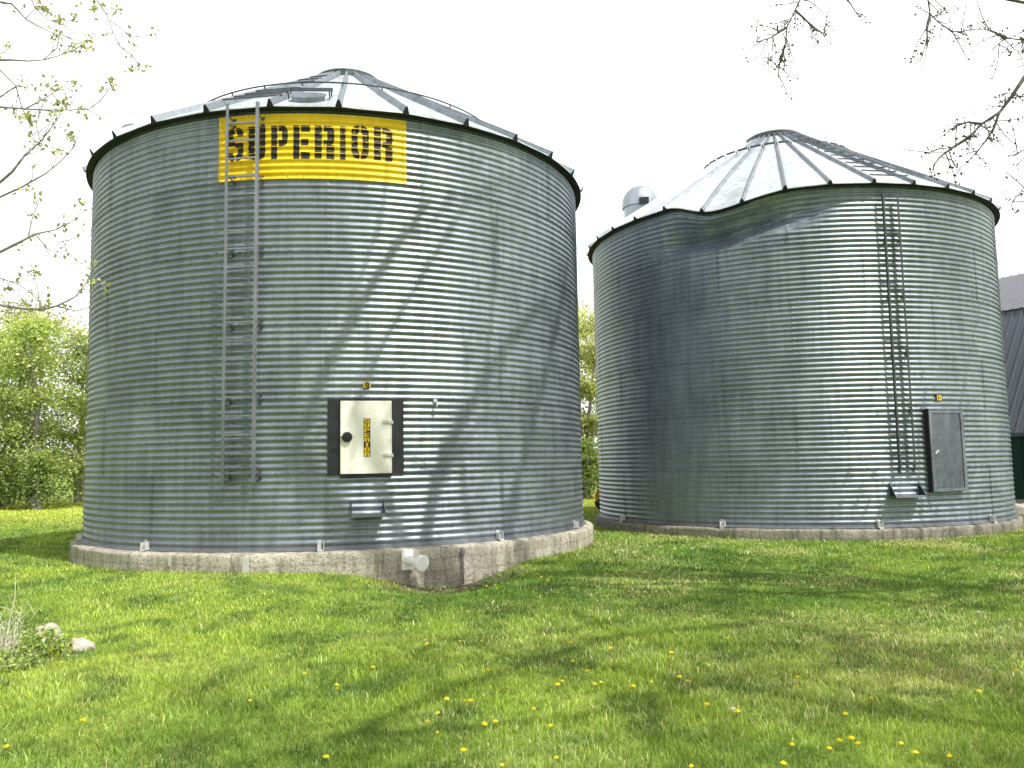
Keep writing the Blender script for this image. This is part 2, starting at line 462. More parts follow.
# ------------------------------------------------------------------ glyphs (u across, v up, both 0..1)
def rr(u, v, u0, u1, v0, v1, r, ar=1.0, corners='abcd'):
    m = (u >= u0) & (u <= u1) & (v >= v0) & (v <= v1)
    if r > 0:
        rv = r * ar
        for c, (cu, cv, su, sv) in dict(a=(u0 + r, v0 + rv, -1, -1), b=(u1 - r, v0 + rv, 1, -1), c=(u1 - r, v1 - rv, 1, 1), d=(u0 + r, v1 - rv, -1, 1)).items():
            if c in corners:
                ou = (u - cu) * su; ov = (v - cv) * sv
                m &= ~((ou > 0) & (ov > 0) & ((ou / r) ** 2 + (ov / rv) ** 2 > 1))
    return m
def glyph(ch, u, v, stencil=True):
    gap = (u > .455) & (u < .545) if stencil else np.zeros_like(u, bool)
    lg = (u > .37) & (u < .45) if stencil else np.zeros_like(u, bool)
    if ch == 'S':
        m = rr(u, v, 0, 1, 0, 1, .36, .62)
        m &= ~rr(u, v, .36, .66, .60, .82, .08); m &= ~rr(u, v, .36, .66, .18, .40, .08)
        m &= ~((u > .5) & (v > .54) & (v < .72)); m &= ~((u < .5) & (v > .28) & (v < .46))
        m &= ~(gap & ((v > .75) | (v < .25)))
    elif ch == 'U':
        m = rr(u, v, 0, 1, 0, 1, .36, .62, 'ab'); m &= ~((u > .38) & (u < .62) & (v > .2)); m &= ~gap
    elif ch == 'P':
        m = (u < .38) | rr(u, v, .3, 1, .38, 1, .36, .62, 'bc'); m &= ~((u > .38) & (u < .66) & (v > .56) & (v < .82)); m &= ~lg
    elif ch == 'E':
        m = (u < .38) | (v > .80) | (v < .20) | ((v > .40) & (v < .60) & (u < .92)); m &= ~lg
    elif ch == 'R':
        m = (u < .38) | rr(u, v, .3, 1, .40, 1, .36, .55, 'bc') | ((u > .60) & (v < .42)); m &= ~((u > .38) & (u < .64) & (v > .58) & (v < .82)); m &= ~lg
    elif ch == 'I':
        m = np.ones_like(u, bool)
    elif ch == 'O' or ch == '0':
        m = rr(u, v, 0, 1, 0, 1, .36, .62) & ~rr(u, v, .36, .64, .2, .8, .1); m &= ~gap
    elif ch == '1':
        m = (u > .3) & (u < .75)
    elif ch == '9':
        m = rr(u, v, 0, 1, .36, 1, .4, .6) & ~rr(u, v, .32, .68, .56, .8, .12)
        m |= (u > .68) & (v > .2) & (v < .7); m |= rr(u, v, 0, 1, 0, .2, .3, .4, 'ab'); m |= (u > .62) & (v < .36) & (v > .1)
    return m

# ------------------------------------------------------------------ grain bins
def cylp(r, th, z):
    return Vector((r * math.cos(th * D2R), r * math.sin(th * D2R), z))

def make_bin(C, z0, R, H, nrib, rib0, slope, seam0, wallmat, label, dent=None, peak_r=.62):
    root = empty('grain_bin', (C[0], C[1], z0), 0, label, 'grain bin')
    pitch = H / 66
    amp = .0122
    wob = VN(int(R * 1000))
    def corr(z): return amp * math.cos(2 * math.pi * z / pitch)
    ident = lambda v: v
    fn = dent or None
    # ---- wall
    nseg, per = 240, 8
    zs = np.linspace(0, H, 66 * per + 1); ths = np.linspace(0, 360, nseg, endpoint=False)
    TH, Z = np.meshgrid(ths, zs)
    fade = np.clip(np.minimum(Z / .05, (H - Z) / .05), 0, 1)
    ring = np.clip((Z / H * 6).astype(int), 0, 5)
    rad = R + amp * np.cos(2 * np.pi * Z / pitch) * fade + .006 * (wob(TH / 9, Z * 1.3) - .5)
    P = np.stack([rad * np.cos(TH * D2R), rad * np.sin(TH * D2R), Z], -1)
    prng = np.random.default_rng(int(R * 977))
    tab = prng.uniform(.90, 1.08, (6, 16))
    off = np.where(ring % 2 == 0, 0, 17.2)
    pan = np.floor(((TH - seam0 - off) % 360) / 34.4).astype(int)
    tone = tab[ring, pan]
    mb = MB(); mb.grid(P, 0, tone, wrap=True)
    # lapped sheet edges with bolt rows, and the ring laps
    def bolt(th, z, s=.019):
        rr_ = R + corr(z) * 1.0 + .001
        c = cylp(rr_, th, z); n = cylp(1, th, 0); t = Vector((-n.y, n.x, 0)); k = Vector((0, 0, 1))
        vs = [c + t * s * math.cos(a) + k * s * math.sin(a) for a in (0, 1.57, 3.14, 4.71)] + [c + n * .012]
        mb.add(vs, [(0, 1, 4), (1, 2, 4), (2, 3, 4), (3, 0, 4)], 1)
    for rg in range(6):
        o = 0 if rg % 2 == 0 else 17.2
        za, zb = rg * H / 6, (rg + 1) * H / 6
        for k in range(-6, 6):
            th = seam0 + o + 34.4 * k
            if not (-190 < th < 10): continue
            zz = np.linspace(za + .01, zb - .01, 89)
            wdt = .06 / R / D2R
            G = np.array([[cylp(R + corr(z) + e, th + t, z) for t, e in ((0, .0), (.02, .006), (wdt * .5, .007), (wdt, .004))] for z in zz])
            mb.grid(G, 0, tab[rg, (k + 6) % 16] * .92)
            for i in range(11):
                for dt in (.25, .8):
                    bolt(th + wdt * dt, za + (i + .5) * pitch)
        if rg:
            for th in np.arange(-190, 10, 2.3):
                bolt(th, za + .004, .012)
            # lap edge of the sheets above
            G = np.array([[cylp(R + amp + e, t, za + dz) for t in np.linspace(-190, 10, 160)] for dz, e in ((-.012, .0), (-.011, .003), (.0, .003))])
            mb.grid(G, 0, .55)
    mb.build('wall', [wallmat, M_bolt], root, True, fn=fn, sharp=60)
    # ---- base angle
    mb = MB(); mb.lathe([(R + .002, .05), (R + .012, .045), (R + .014, .012), (R + .05, .008), (R + .052, -.004)], 160)
    mb.build('base_angle', M_steel, root, True, sharp=40)
    # ---- roof sheets
    re_ = R + .125
    rz = lambda r: H + (re_ - r) * slope
    rs = np.concatenate([[re_ + .012, re_ + .012], np.linspace(re_, peak_r, 22)])
    th2 = np.linspace(0, 360, nrib * 8, endpoint=False)
    T, RR_ = np.meshgrid(th2 + rib0, rs)
    ZZ = H + (re_ - RR_) * slope
    ZZ[0] -= .018
    ph = ((th2) / (360 / nrib)) % 1
    ZZ = ZZ - .012 * np.sin(np.pi * ph)[None] * (RR_ / re_) + .010 * (N2(T / 4, RR_ * 1.5) - .5)
    P = np.stack([RR_ * np.cos(T * D2R), RR_ * np.sin(T * D2R), ZZ], -1)
    ptone = prng.uniform(.88, 1.08, nrib); tone = np.repeat(ptone, 8)[None] * np.ones_like(ZZ)
    mb = MB(); mb.grid(P, 0, tone, wrap=True)
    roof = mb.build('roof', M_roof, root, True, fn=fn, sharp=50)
    # ribs
    def rib_mb(th, up_):
        m = MB()
        rows = []
        for r in np.linspace(re_ + .022, peak_r - .02, 16):
            wv = .055; h = up_
            c = cylp(r, th, rz(r) - .004); t = Vector((-math.sin(th * D2R), math.cos(th * D2R), 0))
            nrm = Vector((math.cos(th * D2R) * slope, math.sin(th * D2R) * slope, 1)).normalized()
            k = min(1, r / 1.4)
            rows.append([c - t * wv * k, c - t * .016 * k + nrm * h, c + t * .016 * k + nrm * h, c + t * wv * k])
        m.grid(np.array(rows), 0)
        a = rows[0]; n = cylp(1, th, 0) * .006
        dn = Vector((0, 0, -.03))
        m.add([a[0] + n + dn, a[1] + n, a[2] + n, a[3] + n + dn], [(0, 1, 2, 3)], 1)
        return m
    if fn is None:
        proto = rib_mb(0, .10).build('roof_rib', [M_rib, M_dark], roof)
        proto.rotation_euler = (0, 0, rib0 * D2R)
        for k in range(1, nrib):
            c = proto.copy(); col.objects.link(c); c.parent = roof; c.rotation_euler = (0, 0, (rib0 + k * 360 / nrib) * D2R)
    else:
        for k in range(nrib):
            rib_mb(rib0 + k * 360 / nrib, .07).build('roof_rib', [M_rib, M_dark], roof, fn=fn)
    # eave ring (soffit coloured near-black for the shade under the overhang)
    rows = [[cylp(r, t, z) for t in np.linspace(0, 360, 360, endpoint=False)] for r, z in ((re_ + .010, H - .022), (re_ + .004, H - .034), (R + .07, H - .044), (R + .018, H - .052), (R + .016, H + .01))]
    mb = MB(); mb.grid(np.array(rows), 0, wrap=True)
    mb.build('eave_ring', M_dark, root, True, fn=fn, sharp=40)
    return root, roof, rz, re_, corr

def ring_rail(root, rz, re_, r, lift, nrib, rib0, tube, parent_name='roof_ring', gaps=False, mat=None):
    mb = MB(); n = nrib
    mat = mat or M_ladb
    zt = rz(r) + lift
    for k in range(n):
        a0 = rib0 + k * 360 / n; a1 = a0 + 360 / n
        aa = np.linspace(a0 + (1.2 if gaps else 0), a1 - (1.2 if gaps else 0), 5)
        if gaps:
            for i in range(4): mb.bar(cylp(r, aa[i], zt), cylp(r, aa[i + 1], zt), .02, .05)
        else: mb.tube([cylp(r, t, zt) for t in aa], tube, 5)
        mb.bar(cylp(r, a0, rz(r) + .05), cylp(r, a0, zt), .03, .012, cylp(1, a0, 0))
    return mb.build(parent_name, mat, root)

def flat_on_wall(R, th, z):
    n = cylp(1, th, 0); t = Vector((-n.y, n.x, 0)); c = cylp(R, th, z)
    return c, n, t, Vector((0, 0, 1))
def fbox(mb, c, n, t, k, u0, u1, v0, v1, d0, d1, mi=0):
    # box in the frame of a wall plate: u along t, v up, d outward
    vs = [c + t * u + k * v + n * d for u in (u0, u1) for v in (v0, v1) for d in (d0, d1)]
    fs = [(0, 1, 3, 2), (4, 6, 7, 5), (0, 4, 5, 1), (2, 3, 7, 6), (0, 2, 6, 4), (1, 5, 7, 3)]
    mb.add(vs, fs, mi)
def glyph_flat(mb, ch, c, n, t, k, u0, u1, v0, v1, d, res=.006, stencil=False, mi=0):
    nu = max(4, int((u1 - u0) / res)); nv = max(4, int((v1 - v0) / res))
    U, V_ = np.meshgrid((np.arange(nu) + .5) / nu, (np.arange(nv) + .5) / nv)
    mk = glyph(ch, U, V_, stencil)
    gu = np.linspace(u0, u1, nu + 1); gv = np.linspace(v0, v1, nv + 1)
    P = np.array([[c + t * a + k * b + n * d for a in gu] for b in gv])
    mb.grid(P, mi, mask=mk)

# ============================ bin A
binA, roofA, rzA, reA, corrA = make_bin(CA, ZA, RA, HA, 30, -80.2, .600, -82.5, M_wall,
    'large corrugated steel grain bin with a yellow lettered sign under its eave')

# sign sheet
def sign_panel():
    z1, z0_ = HA - .10, 6.22 - ZA
    ths = np.linspace(-102.55, -67.75, 90); zs = np.linspace(z0_, z1, 110)
    P = np.array([[cylp(RA + corrA(z) + .009, t, z) for t in ths] for z in zs])
    mb = MB(); mb.grid(P, 0)
    for t in (ths[0], ths[-1]):
        mb.grid(np.array([[cylp(RA + corrA(z) + e, t, z) for e in (-.002, .009)] for z in zs]), 0)
    mb.grid(np.array([[cylp(RA + corrA(z0_) + e, t, z0_) for e in (-.002, .009)] for t in ths]), 0)
    def bolt(t, z):
        c = cylp(RA + corrA(z) + .010, t, z); n = cylp(1, t, 0); tt = Vector((-n.y, n.x, 0)); k = Vector((0, 0, 1)); s = .012
        mb.add([c + tt * s * math.cos(a) + k * s * math.sin(a) for a in (0, 1.57, 3.14, 4.71)] + [c + n * .014], [(0, 1, 4), (1, 2, 4), (2, 3, 4), (3, 0, 4)], 1)
    for z in np.arange(z0_ + .05, z1, .107):
        bolt(-68.4, z)
        if rng.random() < .5: bolt(-102.0, z)
    for t in np.arange(-101, -68, 2.9): bolt(t, z0_ + .035)
    for t in (-90, -84.5): bolt(t, z1 - .18)
    s = mb.build('sign_panel', [M_yellow, M_bolt], binA, True, sharp=50)
    wn = VN(77)
    for i, (ch, t0, t1) in enumerate([('S', -100.8, -97.7), ('U', -96.7, -93.5), ('P', -92.45, -89.4), ('E', -88.4, -85.4), ('R', -84.55, -81.0), ('I', -80.0, -79.0), ('O', -77.95, -74.8), ('R', -73.85, -70.4)]):
        zb, zt = 6.545 - ZA, 7.105 - ZA
        if i > 5: zb += .035; zt += .035
        nu = int((t1 - t0) * D2R * RA / .007); nv = int((zt - zb) / .007)
        U, V_ = np.meshgrid((np.arange(nu) + .5) / nu, (np.arange(nv) + .5) / nv)
        mk = glyph(ch, U, V_)
        zz = zb + V_ * (zt - zb)
        crest = np.cos(2 * np.pi * zz / (HA / 66))
        lost = 1.02 - (.14 if i >= 4 else .07) * wn(U * 3 + i * 7, V_ * 6) - (.05 if i > 5 else 0)
        mk &= crest < lost
        mk &= wn(U * 14 + i * 9, V_ * 22) > (.02 if i < 4 else .09)
        gt = np.linspace(t0, t1, nu + 1); gz = np.linspace(zb, zt, nv + 1)
        P = np.array([[cylp(RA + corrA(z) + .0115, t, z) for t in gt] for z in gz])
        m2 = MB(); m2.grid(P, 0, mask=mk)
        m2.build('letter', M_letter, s, True)
sign_panel()

def wall_ladder(root, R, ta, tb, z0, z1, stand, rungs, rail_w, mat, brk, name='ladder', lean=0.0):
    lad = MB()
    for th, sgn in ((ta, 1), (tb, -1)):
        n = cylp(1, th, 0); t = Vector((-n.y, n.x, 0))
        a = cylp(R + stand, th, z0); b = cylp(R + stand, th, z1)
        lad.bar(a, b, rail_w, .010, n)                       # face leg of the angle
        lad.bar(a - n * .02 + t * sgn * rail_w * -.5, b - n * .02 + t * sgn * rail_w * -.5, .008, .045, n)
    o = lad.build(name, mat, root)
    for z in rungs:
        m = MB()
        p = cylp(R + stand - .006, ta, z); q = cylp(R + stand - .006, tb, z)
        m.bar(p, q, .022, .026)
        # dropped ends of the rung strap
        for e, s in ((p, 1), (q, -1)):
            d = (q - p).normalized() * s
            m.bar(e + d * .015 + Vector((0, 0, -.01)), e + d * .06 + Vector((0, 0, .0)), .02, .02)
        m.build('rung', mat, o)
    for z in brk:
        for th in (ta, tb):
            m = MB(); n = cylp(1, th, 0); t = Vector((-n.y, n.x, 0))
            w0 = cylp(R + .004, th, z - .03)
            tip = cylp(R + stand, th, z + .04)
            m.bar(w0 + t * .05, tip + t * .01, .03, .006, t)
            m.bar(w0 + t * .05 + Vector((0, 0, -.08)), w0 + t * .05 + Vector((0, 0, .08)), .04, .006, n)
            m.bar(w0 + t * .05 + Vector((0, 0, -.07)), tip + Vector((0, 0, -.16)), .022, .006, t)
            m.build('bracket', M_ladb, o)
    return o
wall_ladder(binA, RA, -100.0, -94.5, 1.41 - ZA, HA + .06, .15, [1.56 - ZA + .293 * k for k in range(20)], .045, M_steel, [HA / 6 * k - .03 + .04 for k in range(1, 6)] + [HA - .18])

# roof steps between two ribs
def roof_step(root, rz, r, t0, t1, up_=.115, mat=None):
    m = MB()
    a = cylp(r, t0, rz(r) + up_); b = cylp(r, t1, rz(r) + up_)
    m.bar(a, b, .026, .020)
    m.build('roof_step', mat or M_ladb, root)
for r in (4.75, 4.42, 4.1, 3.75, 2.75, 2.25, 1.75):
    roof_step(binA, rzA, r, -104.2, -92.2 + .6)
ring_rail(binA, rzA, reA, 3.45, .17, 30, -80.2, .016)

# roof hatch
def roof_hatch():
    r, th = 4.62, -86.6
    c = cylp(r, th, rzA(r)); nrm = Vector((math.cos(th * D2R) * .64, math.sin(th * D2R) * .64, 1)).normalized()
    Rm = nrm.to_track_quat('Z', 'Y').to_matrix()
    m = MB(); m.lathe([(.27, -.03), (.27, .06), (.295, .065), (.295, .085), (.15, .10), (0.001, .105)], 32, c, 0, Rm)
    h = m.build('roof_hatch', M_rib, binA, True, sharp=40)
    g = MB(); t = Vector((-math.sin(th * D2R), math.cos(th * D2R), 0)); s = Rm @ Vector((0, 1, 0))
    upv = (nrm.cross(t)).normalized()
    if upv.z < 0: upv = -upv
    for q, w_ in ((.10, .40), (.33, .36)):
        g.bar(c + upv * q - t * w_ + nrm * .14, c + upv * q + t * w_ + nrm * .14, .022, .022)
    g.bar(c + upv * .1 + t * .36 + nrm * .14, c + upv * .33 + t * .36 + nrm * .14, .022, .022)
    for q in (.10, .33):
        g.bar(c + upv * q + t * .34 + nrm * .0, c + upv * q + t * .34 + nrm * .14, .02, .02)
        g.bar(c + upv * q - t * .34 + nrm * .0, c + upv * q - t * .34 + nrm * .14, .02, .02)
    g.build('hatch_bar', M_ladb, h)
roof_hatch()

def peak_cap(root, rz, pr, rise):
    z = rz(pr)
    m = MB(); m.lathe([(pr + .05, z - .06), (pr + .05, z + .115), (pr - .03, z + .125), (pr - .03, z + .02)], 40)
    m.build('peak_collar', M_ladb, root, True, sharp=40)
    m = MB(); m.lathe([(pr - .05, z + .09), (pr + .06, z + .12), (pr + .065, z + .14), (pr * .6, z + .20 + rise * .5), (.12, z + .23 + rise * .5), (.001, z + .232 + rise * .5)], 40)
    c = m.build('peak_cap', M_roof, root, True, sharp=35)
    for s in (-1, 1):
        g = MB(); g.tube([(s * (pr + .08), -.05, z - .02), (s * (pr + .08), -.05, z + .16)], .012, 5)
        g.build('cap_latch', M_ladb, c)
peak_cap(binA, rzA, .66, -.07)

def dome_vent(root, c, rad, h, nrm, hood=False):
    Rm = Vector(nrm).normalized().to_track_quat('Z', 'Y').to_matrix()
    m = MB(); prof = [(rad * .8, -.5), (rad * .8, .0), (rad, .02)] + [(rad * math.cos(a), .05 + h * math.sin(a)) for a in np.linspace(0, 1.55, 10)]
    m.lathe(prof, 36, c, 0, Rm)
    return m.build('roof_vent', M_rib, root, True, sharp=50)
pv = at(133.5, 131, 15.6); pv = pv - Vector((CA[0], CA[1], ZA))
dome_vent(binA, cylp(4.37, -148.9, rzA(4.37) + .22), .27, .24, (0, 0, 1))

# hatch door on bin A
def doorA():
    thc = -75.4
    c, n, t, k = flat_on_wall(RA, thc, 2.075 - ZA)
    # black side boards, following the wall between the ring laps
    zb, zt = 1.495 - ZA, 2.665 - ZA
    fr = MB()
    for t0, t1 in ((-82.1, -79.85), (-70.95, -68.65)):
        ths = np.linspace(t0, t1, 6)
        rows = [[cylp(RA + .020, a, z) for a in ths] for z in (zb, zt)]
        fr.grid(np.array(rows), 0)
        for z in (zb, zt): fr.grid(np.array([[cylp(RA + e, a, z) for a in ths] for e in (-.01, .020)]), 0)
        for a in (t0, t1): fr.grid(np.array([[cylp(RA + e, a, z) for e in (-.01, .020)] for z in (zb, zt)]), 0)
    fbox(fr, c, n, t, k, -.40, .40, -.60, -.565, -.02, .035)
    fbox(fr, c, n, t, k, -.40, .40, .565, .60, -.02, .035)
    fo = fr.build('door_frame', M_black, binA)
    d = MB(); fbox(d, c, n, t, k, -.395, .395, -.56, .575, -.01, .065)
    for e in ((-.395, -.385, -.56, .575), (.385, .395, -.56, .575)): fbox(d, c, n, t, k, *e, .065, .072)
    do = d.build('door', M_door, binA)
    tag(do, 'cream hatch door with a black round latch and rust specks')
    for v in (.235, -.285):
        h = MB(); fbox(h, c, n, t, k, .26, .42, v - .016, v + .016, .067, .082); fbox(h, c, n, t, k, .26, .35, v + .02, v + .034, .067, .078)
        h.tube([c + t * .40 + k * (v - .03) + n * .082, c + t * .40 + k * (v + .03) + n * .082], .012, 8)
        for u in (.28, .31, .34): h.tube([c + t * u + k * v + n * .08, c + t * u + k * v + n * .09], .008, 6)
        h.build('hinge', M_zinc, do)
    kn = MB(); Rm = n.to_track_quat('Z', 'Y').to_matrix()
    kc = c + t * -.295 + k * .01
    kn.lathe([(.078, .066), (.08, .10), (.07, .115), (.03, .12), (.001, .12)], 24, kc, 0, Rm)
    kn.bar(kc + n * .12 - t * .02, kc + n * .10 - t * .16, .03, .02, k)
    kn.build('latch', M_lock, do, True, sharp=40)
    pl = MB(); fbox(pl, c, n, t, k, -.040, .062, -.30, .30, .066, .069)
    dec = pl.build('decal', M_letter, do)
    word = 'SUPERIOR'; hh = .6 / 8
    for i, ch in enumerate(word):
        v1 = .30 - i * hh
        m = MB()
        gw = .075 if ch != 'I' else .03
        glyph_flat(m, ch, c + t * .011, n, t, k, -gw / 2 - .004, gw / 2 + .004, v1 - hh + .006, v1 - .006, .0715, .005)
        m.build('letter', M_yellow, dec)
    # number badge
    cb, nb, tb, kb = flat_on_wall(RA + .012, -75.2, 2.895 - ZA)
    b = MB(); Rm = nb.to_track_quat('Z', 'Y').to_matrix()
    b.lathe([(.058, -.006), (.058, .004), (.001, .005)], 20, cb, 0, Rm)
    bo = b.build('number_badge', M_yellow, binA)
    m = MB(); glyph_flat(m, '9', cb, nb, tb, kb, -.032, .032, -.048, .048, .008, .005); m.build('numeral', M_letter, bo)
doorA()

def step_bracket(root, R, t0, t1, z, depth, gh, mat, matg=None):
    m = MB()
    P = [[cylp(R + e, t, z) for t in np.linspace(t0, t1, 7)] for e in (.0, depth)]
    for dz, in ((0,), (-.025,)):
        m.grid(np.array([[Vector(p) + Vector((0, 0, dz)) for p in row] for row in P]), 0)
    m.grid(np.array([[cylp(R + depth, t, z + dz) for t in np.linspace(t0, t1, 7)] for dz in (0, -.045)]), 0)
    o = m.build('step', mat, root)
    for t in (t0, t1):
        g = MB(); n = cylp(1, t, 0); tt = Vector((-n.y, n.x, 0)) * .006
        a, b, c_ = cylp(R + .0, t, z), cylp(R + depth, t, z), cylp(R + .0, t, z + gh)
        g.add([a - tt, b - tt, c_ - tt, a + tt, b + tt, c_ + tt], [(0, 2, 1), (3, 4, 5), (0, 1, 4, 3), (1, 2, 5, 4), (2, 0, 3, 5)], 0)
        g.build('gusset', matg or mat, o)
    return o
step_bracket(binA, RA, -78.0, -72.35, .90 - ZA, .235, .22, M_steel, M_ladb)
# hook beside the door
m = MB(); c, n, t, k = flat_on_wall(RA + .008, -62.6, 2.66 - ZA)
fbox(m, c, n, t, k, -.03, .03, -.03, .03, 0, .02); m.tube([c + n * .02, c + n * .08 - k * .02, c + n * .09 - k * .09, c + n * .05 - k * .12], .012, 6)
m.build('wall_hook', M_zinc, binA)

def anchor(root, R, th):
    c, n, t, k = flat_on_wall(R, th, 0)
    m = MB(); fbox(m, c, n, t, k, -.055, .0, -.0, .16, .012, .022); fbox(m, c, n, t, k, .035, .045, -.0, .13, .012, .09)
    fbox(m, c, n, t, k, -.055, .045, .0, .012, .012, .115); fbox(m, c, n, t, k, -.055, -.045, 0, .12, .022, .10)
    m.tube([c - t * .005 + n * .07, c - t * .005 + n * .07 + k * .09], .011, 6)
    fbox(m, c, n, t, k, -.045, .035, -.10, .0, .105, .117)
    m.build('anchor_bracket', M_zinc, root)
for th in (-151.3, -117.1, -83.1, -49.1, -20.2): anchor(binA, RA, th)

# concrete pad A with its pipes
def pad(C, z0, R, Rw, mat, label, seed, zbot):
    root = empty('concrete_pad', (C[0], C[1], z0), 0, label, 'concrete pad')
    nz = VN(seed); n = 300
    prof = [(Rw - .6, .0), (Rw - .02, .0), (R - .03, -.015), (R - .008, -.03), (R, -.06)] + [(R, z) for z in np.linspace(-.12, zbot, 8)]
    P = np.zeros((len(prof), n, 3))
    for i, (r, z) in enumerate(prof):
        for j in range(n):
            th = 360 * j / n
            e = 0 if i < 2 else .035 * (nz(th / 5, z * 6 + 20) - .5) + .012 * (nz(th * 1.3, z * 14 + 5) - .5)
            dz = -.02 * nz(th / 2.5, 3.3) * (i >= 2) * (i < 5)
            P[i, j] = cylp(r + e, th, z + dz - .002)
    mb = MB(); mb.grid(P, 0, wrap=True)
    mb.build('slab', mat, root, True, sharp=50)
    return root
padA = pad(CA, ZA, PADA, RA, M_conc, 'tall pale concrete pad under the bin with the yellow sign', 5, -1.0)
def padA_fittings():
    th = -68.3; c, n, t, k = flat_on_wall(PADA, th, .175 - ZA)
    m = MB(); fbox(m, c, n, t, k, -.12, .05, -.15, .15, -.03, .03)
    d = (n * .85 + t * .42 - k * .12).normalized()
    m.tube([c - t * .04 + n * .0, c - t * .02 + n * .12, c + d * .26],   .070, 18)
    pipe = m.build('drain_pipe', M_white, padA, True, sharp=35)
    Rm = d.to_track_quat('Z', 'Y').to_matrix()
    g = MB(); g.lathe([(.085, .22), (.12, .225), (.128, .31), (.118, .322), (.001, .326)], 28, c, 0, Rm)
    g.build('pipe_cap', M_white, pipe, True, sharp=35)
    c, n, t, k = flat_on_wall(PADA, -58.8, 0)
    m = MB(); m.tube([c + n * .06 + k * (-.62), c + n * .06 + k * (-.13)], .018, 8)
    m.lathe([(.001, -.16), (.04, -.155), (.045, -.10), (.03, -.06), (.001, -.05)], 14, c + n * .06)
    m.tube([c - n * .03 + k * -.11, c + n * .06 + k * -.11], .016, 8)
    m.build('standpipe', plain('weathered_pipe', (.17, .16, .145), .7), padA, True, sharp=40)
    for th_, w_, hgt, mt in ((-95.3, .05, .26, M_white), (-109.5, .022, .14, M_white)):
        c, n, t, k = flat_on_wall(PADA, th_, 0)
        m = MB(); fbox(m, c, n, t, k, -w_, w_, -.06 - hgt, -.06, .005, .022)
        m.build('patch', M_zinc, padA)
padA_fittings()

# ============================ bin B (dented)
def dentB(v):
    x, y, z = v
    r = math.hypot(x, y)
    if r < 1e-6: return v
    th = math.degrees(math.atan2(y, x))
    def g(a, w_): return math.exp(-((th - a) / w_) ** 2)
    rr_ = min(1.0, r / RB) ** 3
    # sharp inward crease that climbs to the right, the eave kinked down above it
    zf = float(np.interp(th, [-150, -143, -128, -116, -103, -95], [6.50, 6.47, 6.43, 6.56, 6.77, 6.88])) - .218
    def tent(a, l, r_): return max(0.0, 1 - (a / -l if a < 0 else a / r_) if a != 0 else 1.0)
    ta = min(1.0, 1.3 * tent(th + 122, 25, 31))
    ta = ta * ta * (3 - 2 * ta)
    dz = z - zf
    wz = .36 + .06 * math.sin(th * .35)
    tz = max(0.0, 1 - (-dz / wz if dz < 0 else dz / .62))
    tz = tz ** 1.15
    kink = 1 + .16 * math.sin(th * .55) + .10 * (abs(((th * .17) % 1) - .5) * 4 - 1)
    inn = .42 * ta * tz * kink * rr_
    # secondary crease above the main one
    d2 = z - (zf + .34 - .004 * (th + 124)); inn += .05 * max(0, 1 - abs(d2) / .16) * tent(th + 118, 16, 14) * rr_
    # crumpled sheet in the flattened zone
    inn += .018 * ta * (abs(((th * .31 + z * 1.7) % 1) - .5) * 4 - 1) * max(0, 1 - abs(dz) / .8) * rr_
    up_ = min(1, max(0, dz / .7)); 
    dr = tent(th + 124.5, 11, 24); dr = dr * dr * (3 - 2 * dr)
    if abs(r - RB) < .03: inn += (r - RB) * .75 * ta * math.exp(-((dz - .1) / .5) ** 2)
    drop = (.25 * dr) * up_ * rr_
    inn += .07 * dr * up_ * rr_
    s = (r - inn) / r
    return (x * s, y * s, z - drop)
binB, roofB, rzB, reB, corrB = make_bin(CB, ZB, RB, HB, 36, -86.5, .636, -89.4, M_wall_b,
    'dented grey corrugated grain bin with a buckled eave and plain steel door', dent=dentB, peak_r=.66)
wall_ladder(binB, RB, -84.3, -80.75, 1.38 - ZB, 7.02 - ZB, .12, [1.50 - ZB + .39 * k for k in range(15)], .035, M_ladb, [HB / 6 * k for k in range(1, 6)])
for k in range(13):
    roof_step(binB, rzB, 4.95 - k * .335, -86.5, -76.5)
ring_rail(binB, rzB, reB, 1.95, .14, 36, -86.5, .016, gaps=True)
def roof_rails_b():
    m = MB()
    for th, u in ((-76.5, .16), (-66.5, .10)):
        m.bar(cylp(4.6, th, rzB(4.6) + u), cylp(.9, th, rzB(.9) + u), .03, .05)
        for r in np.arange(1.2, 4.6, .8): m.bar(cylp(r, th, rzB(r)), cylp(r, th, rzB(r) + u), .03, .012)
    m.build('roof_rail', M_steel, binB)
roof_rails_b()
peak_cap(binB, rzB, .66, .03)
def hood_vent():
    # round hooded roof vent standing behind the left shoulder of the roof
    th, r = 172.0, 3.62
    c = cylp(r, th, rzB(r) + .22)
    m = MB()
    rad = .50
    prof = [(rad * .9, -.25), (rad * .9, .10), (rad, .12)] + [(rad * math.cos(a), .22 + .52 * math.sin(a)) for a in np.linspace(0, 1.55, 12)]
    m.lathe(prof, 40, c, 0)
    v = m.build('roof_vent', galv('galvanised_vent', (.42, .47, .51), .4, .4, .55), binB, True, sharp=50)
    tag(v, 'tall round hooded roof vent with a dark slot')
    g = MB(); a = math.radians(-100)
    n = Vector((math.cos(a), math.sin(a), 0)); t = Vector((-n.y, n.x, 0)); k = Vector((0, 0, 1))
    fbox(g, c + n * rad, n, t, k, -.02, .24, .10, .27, -.03, .02)
    g.build('vent_slot', M_dark, v)
hood_vent()
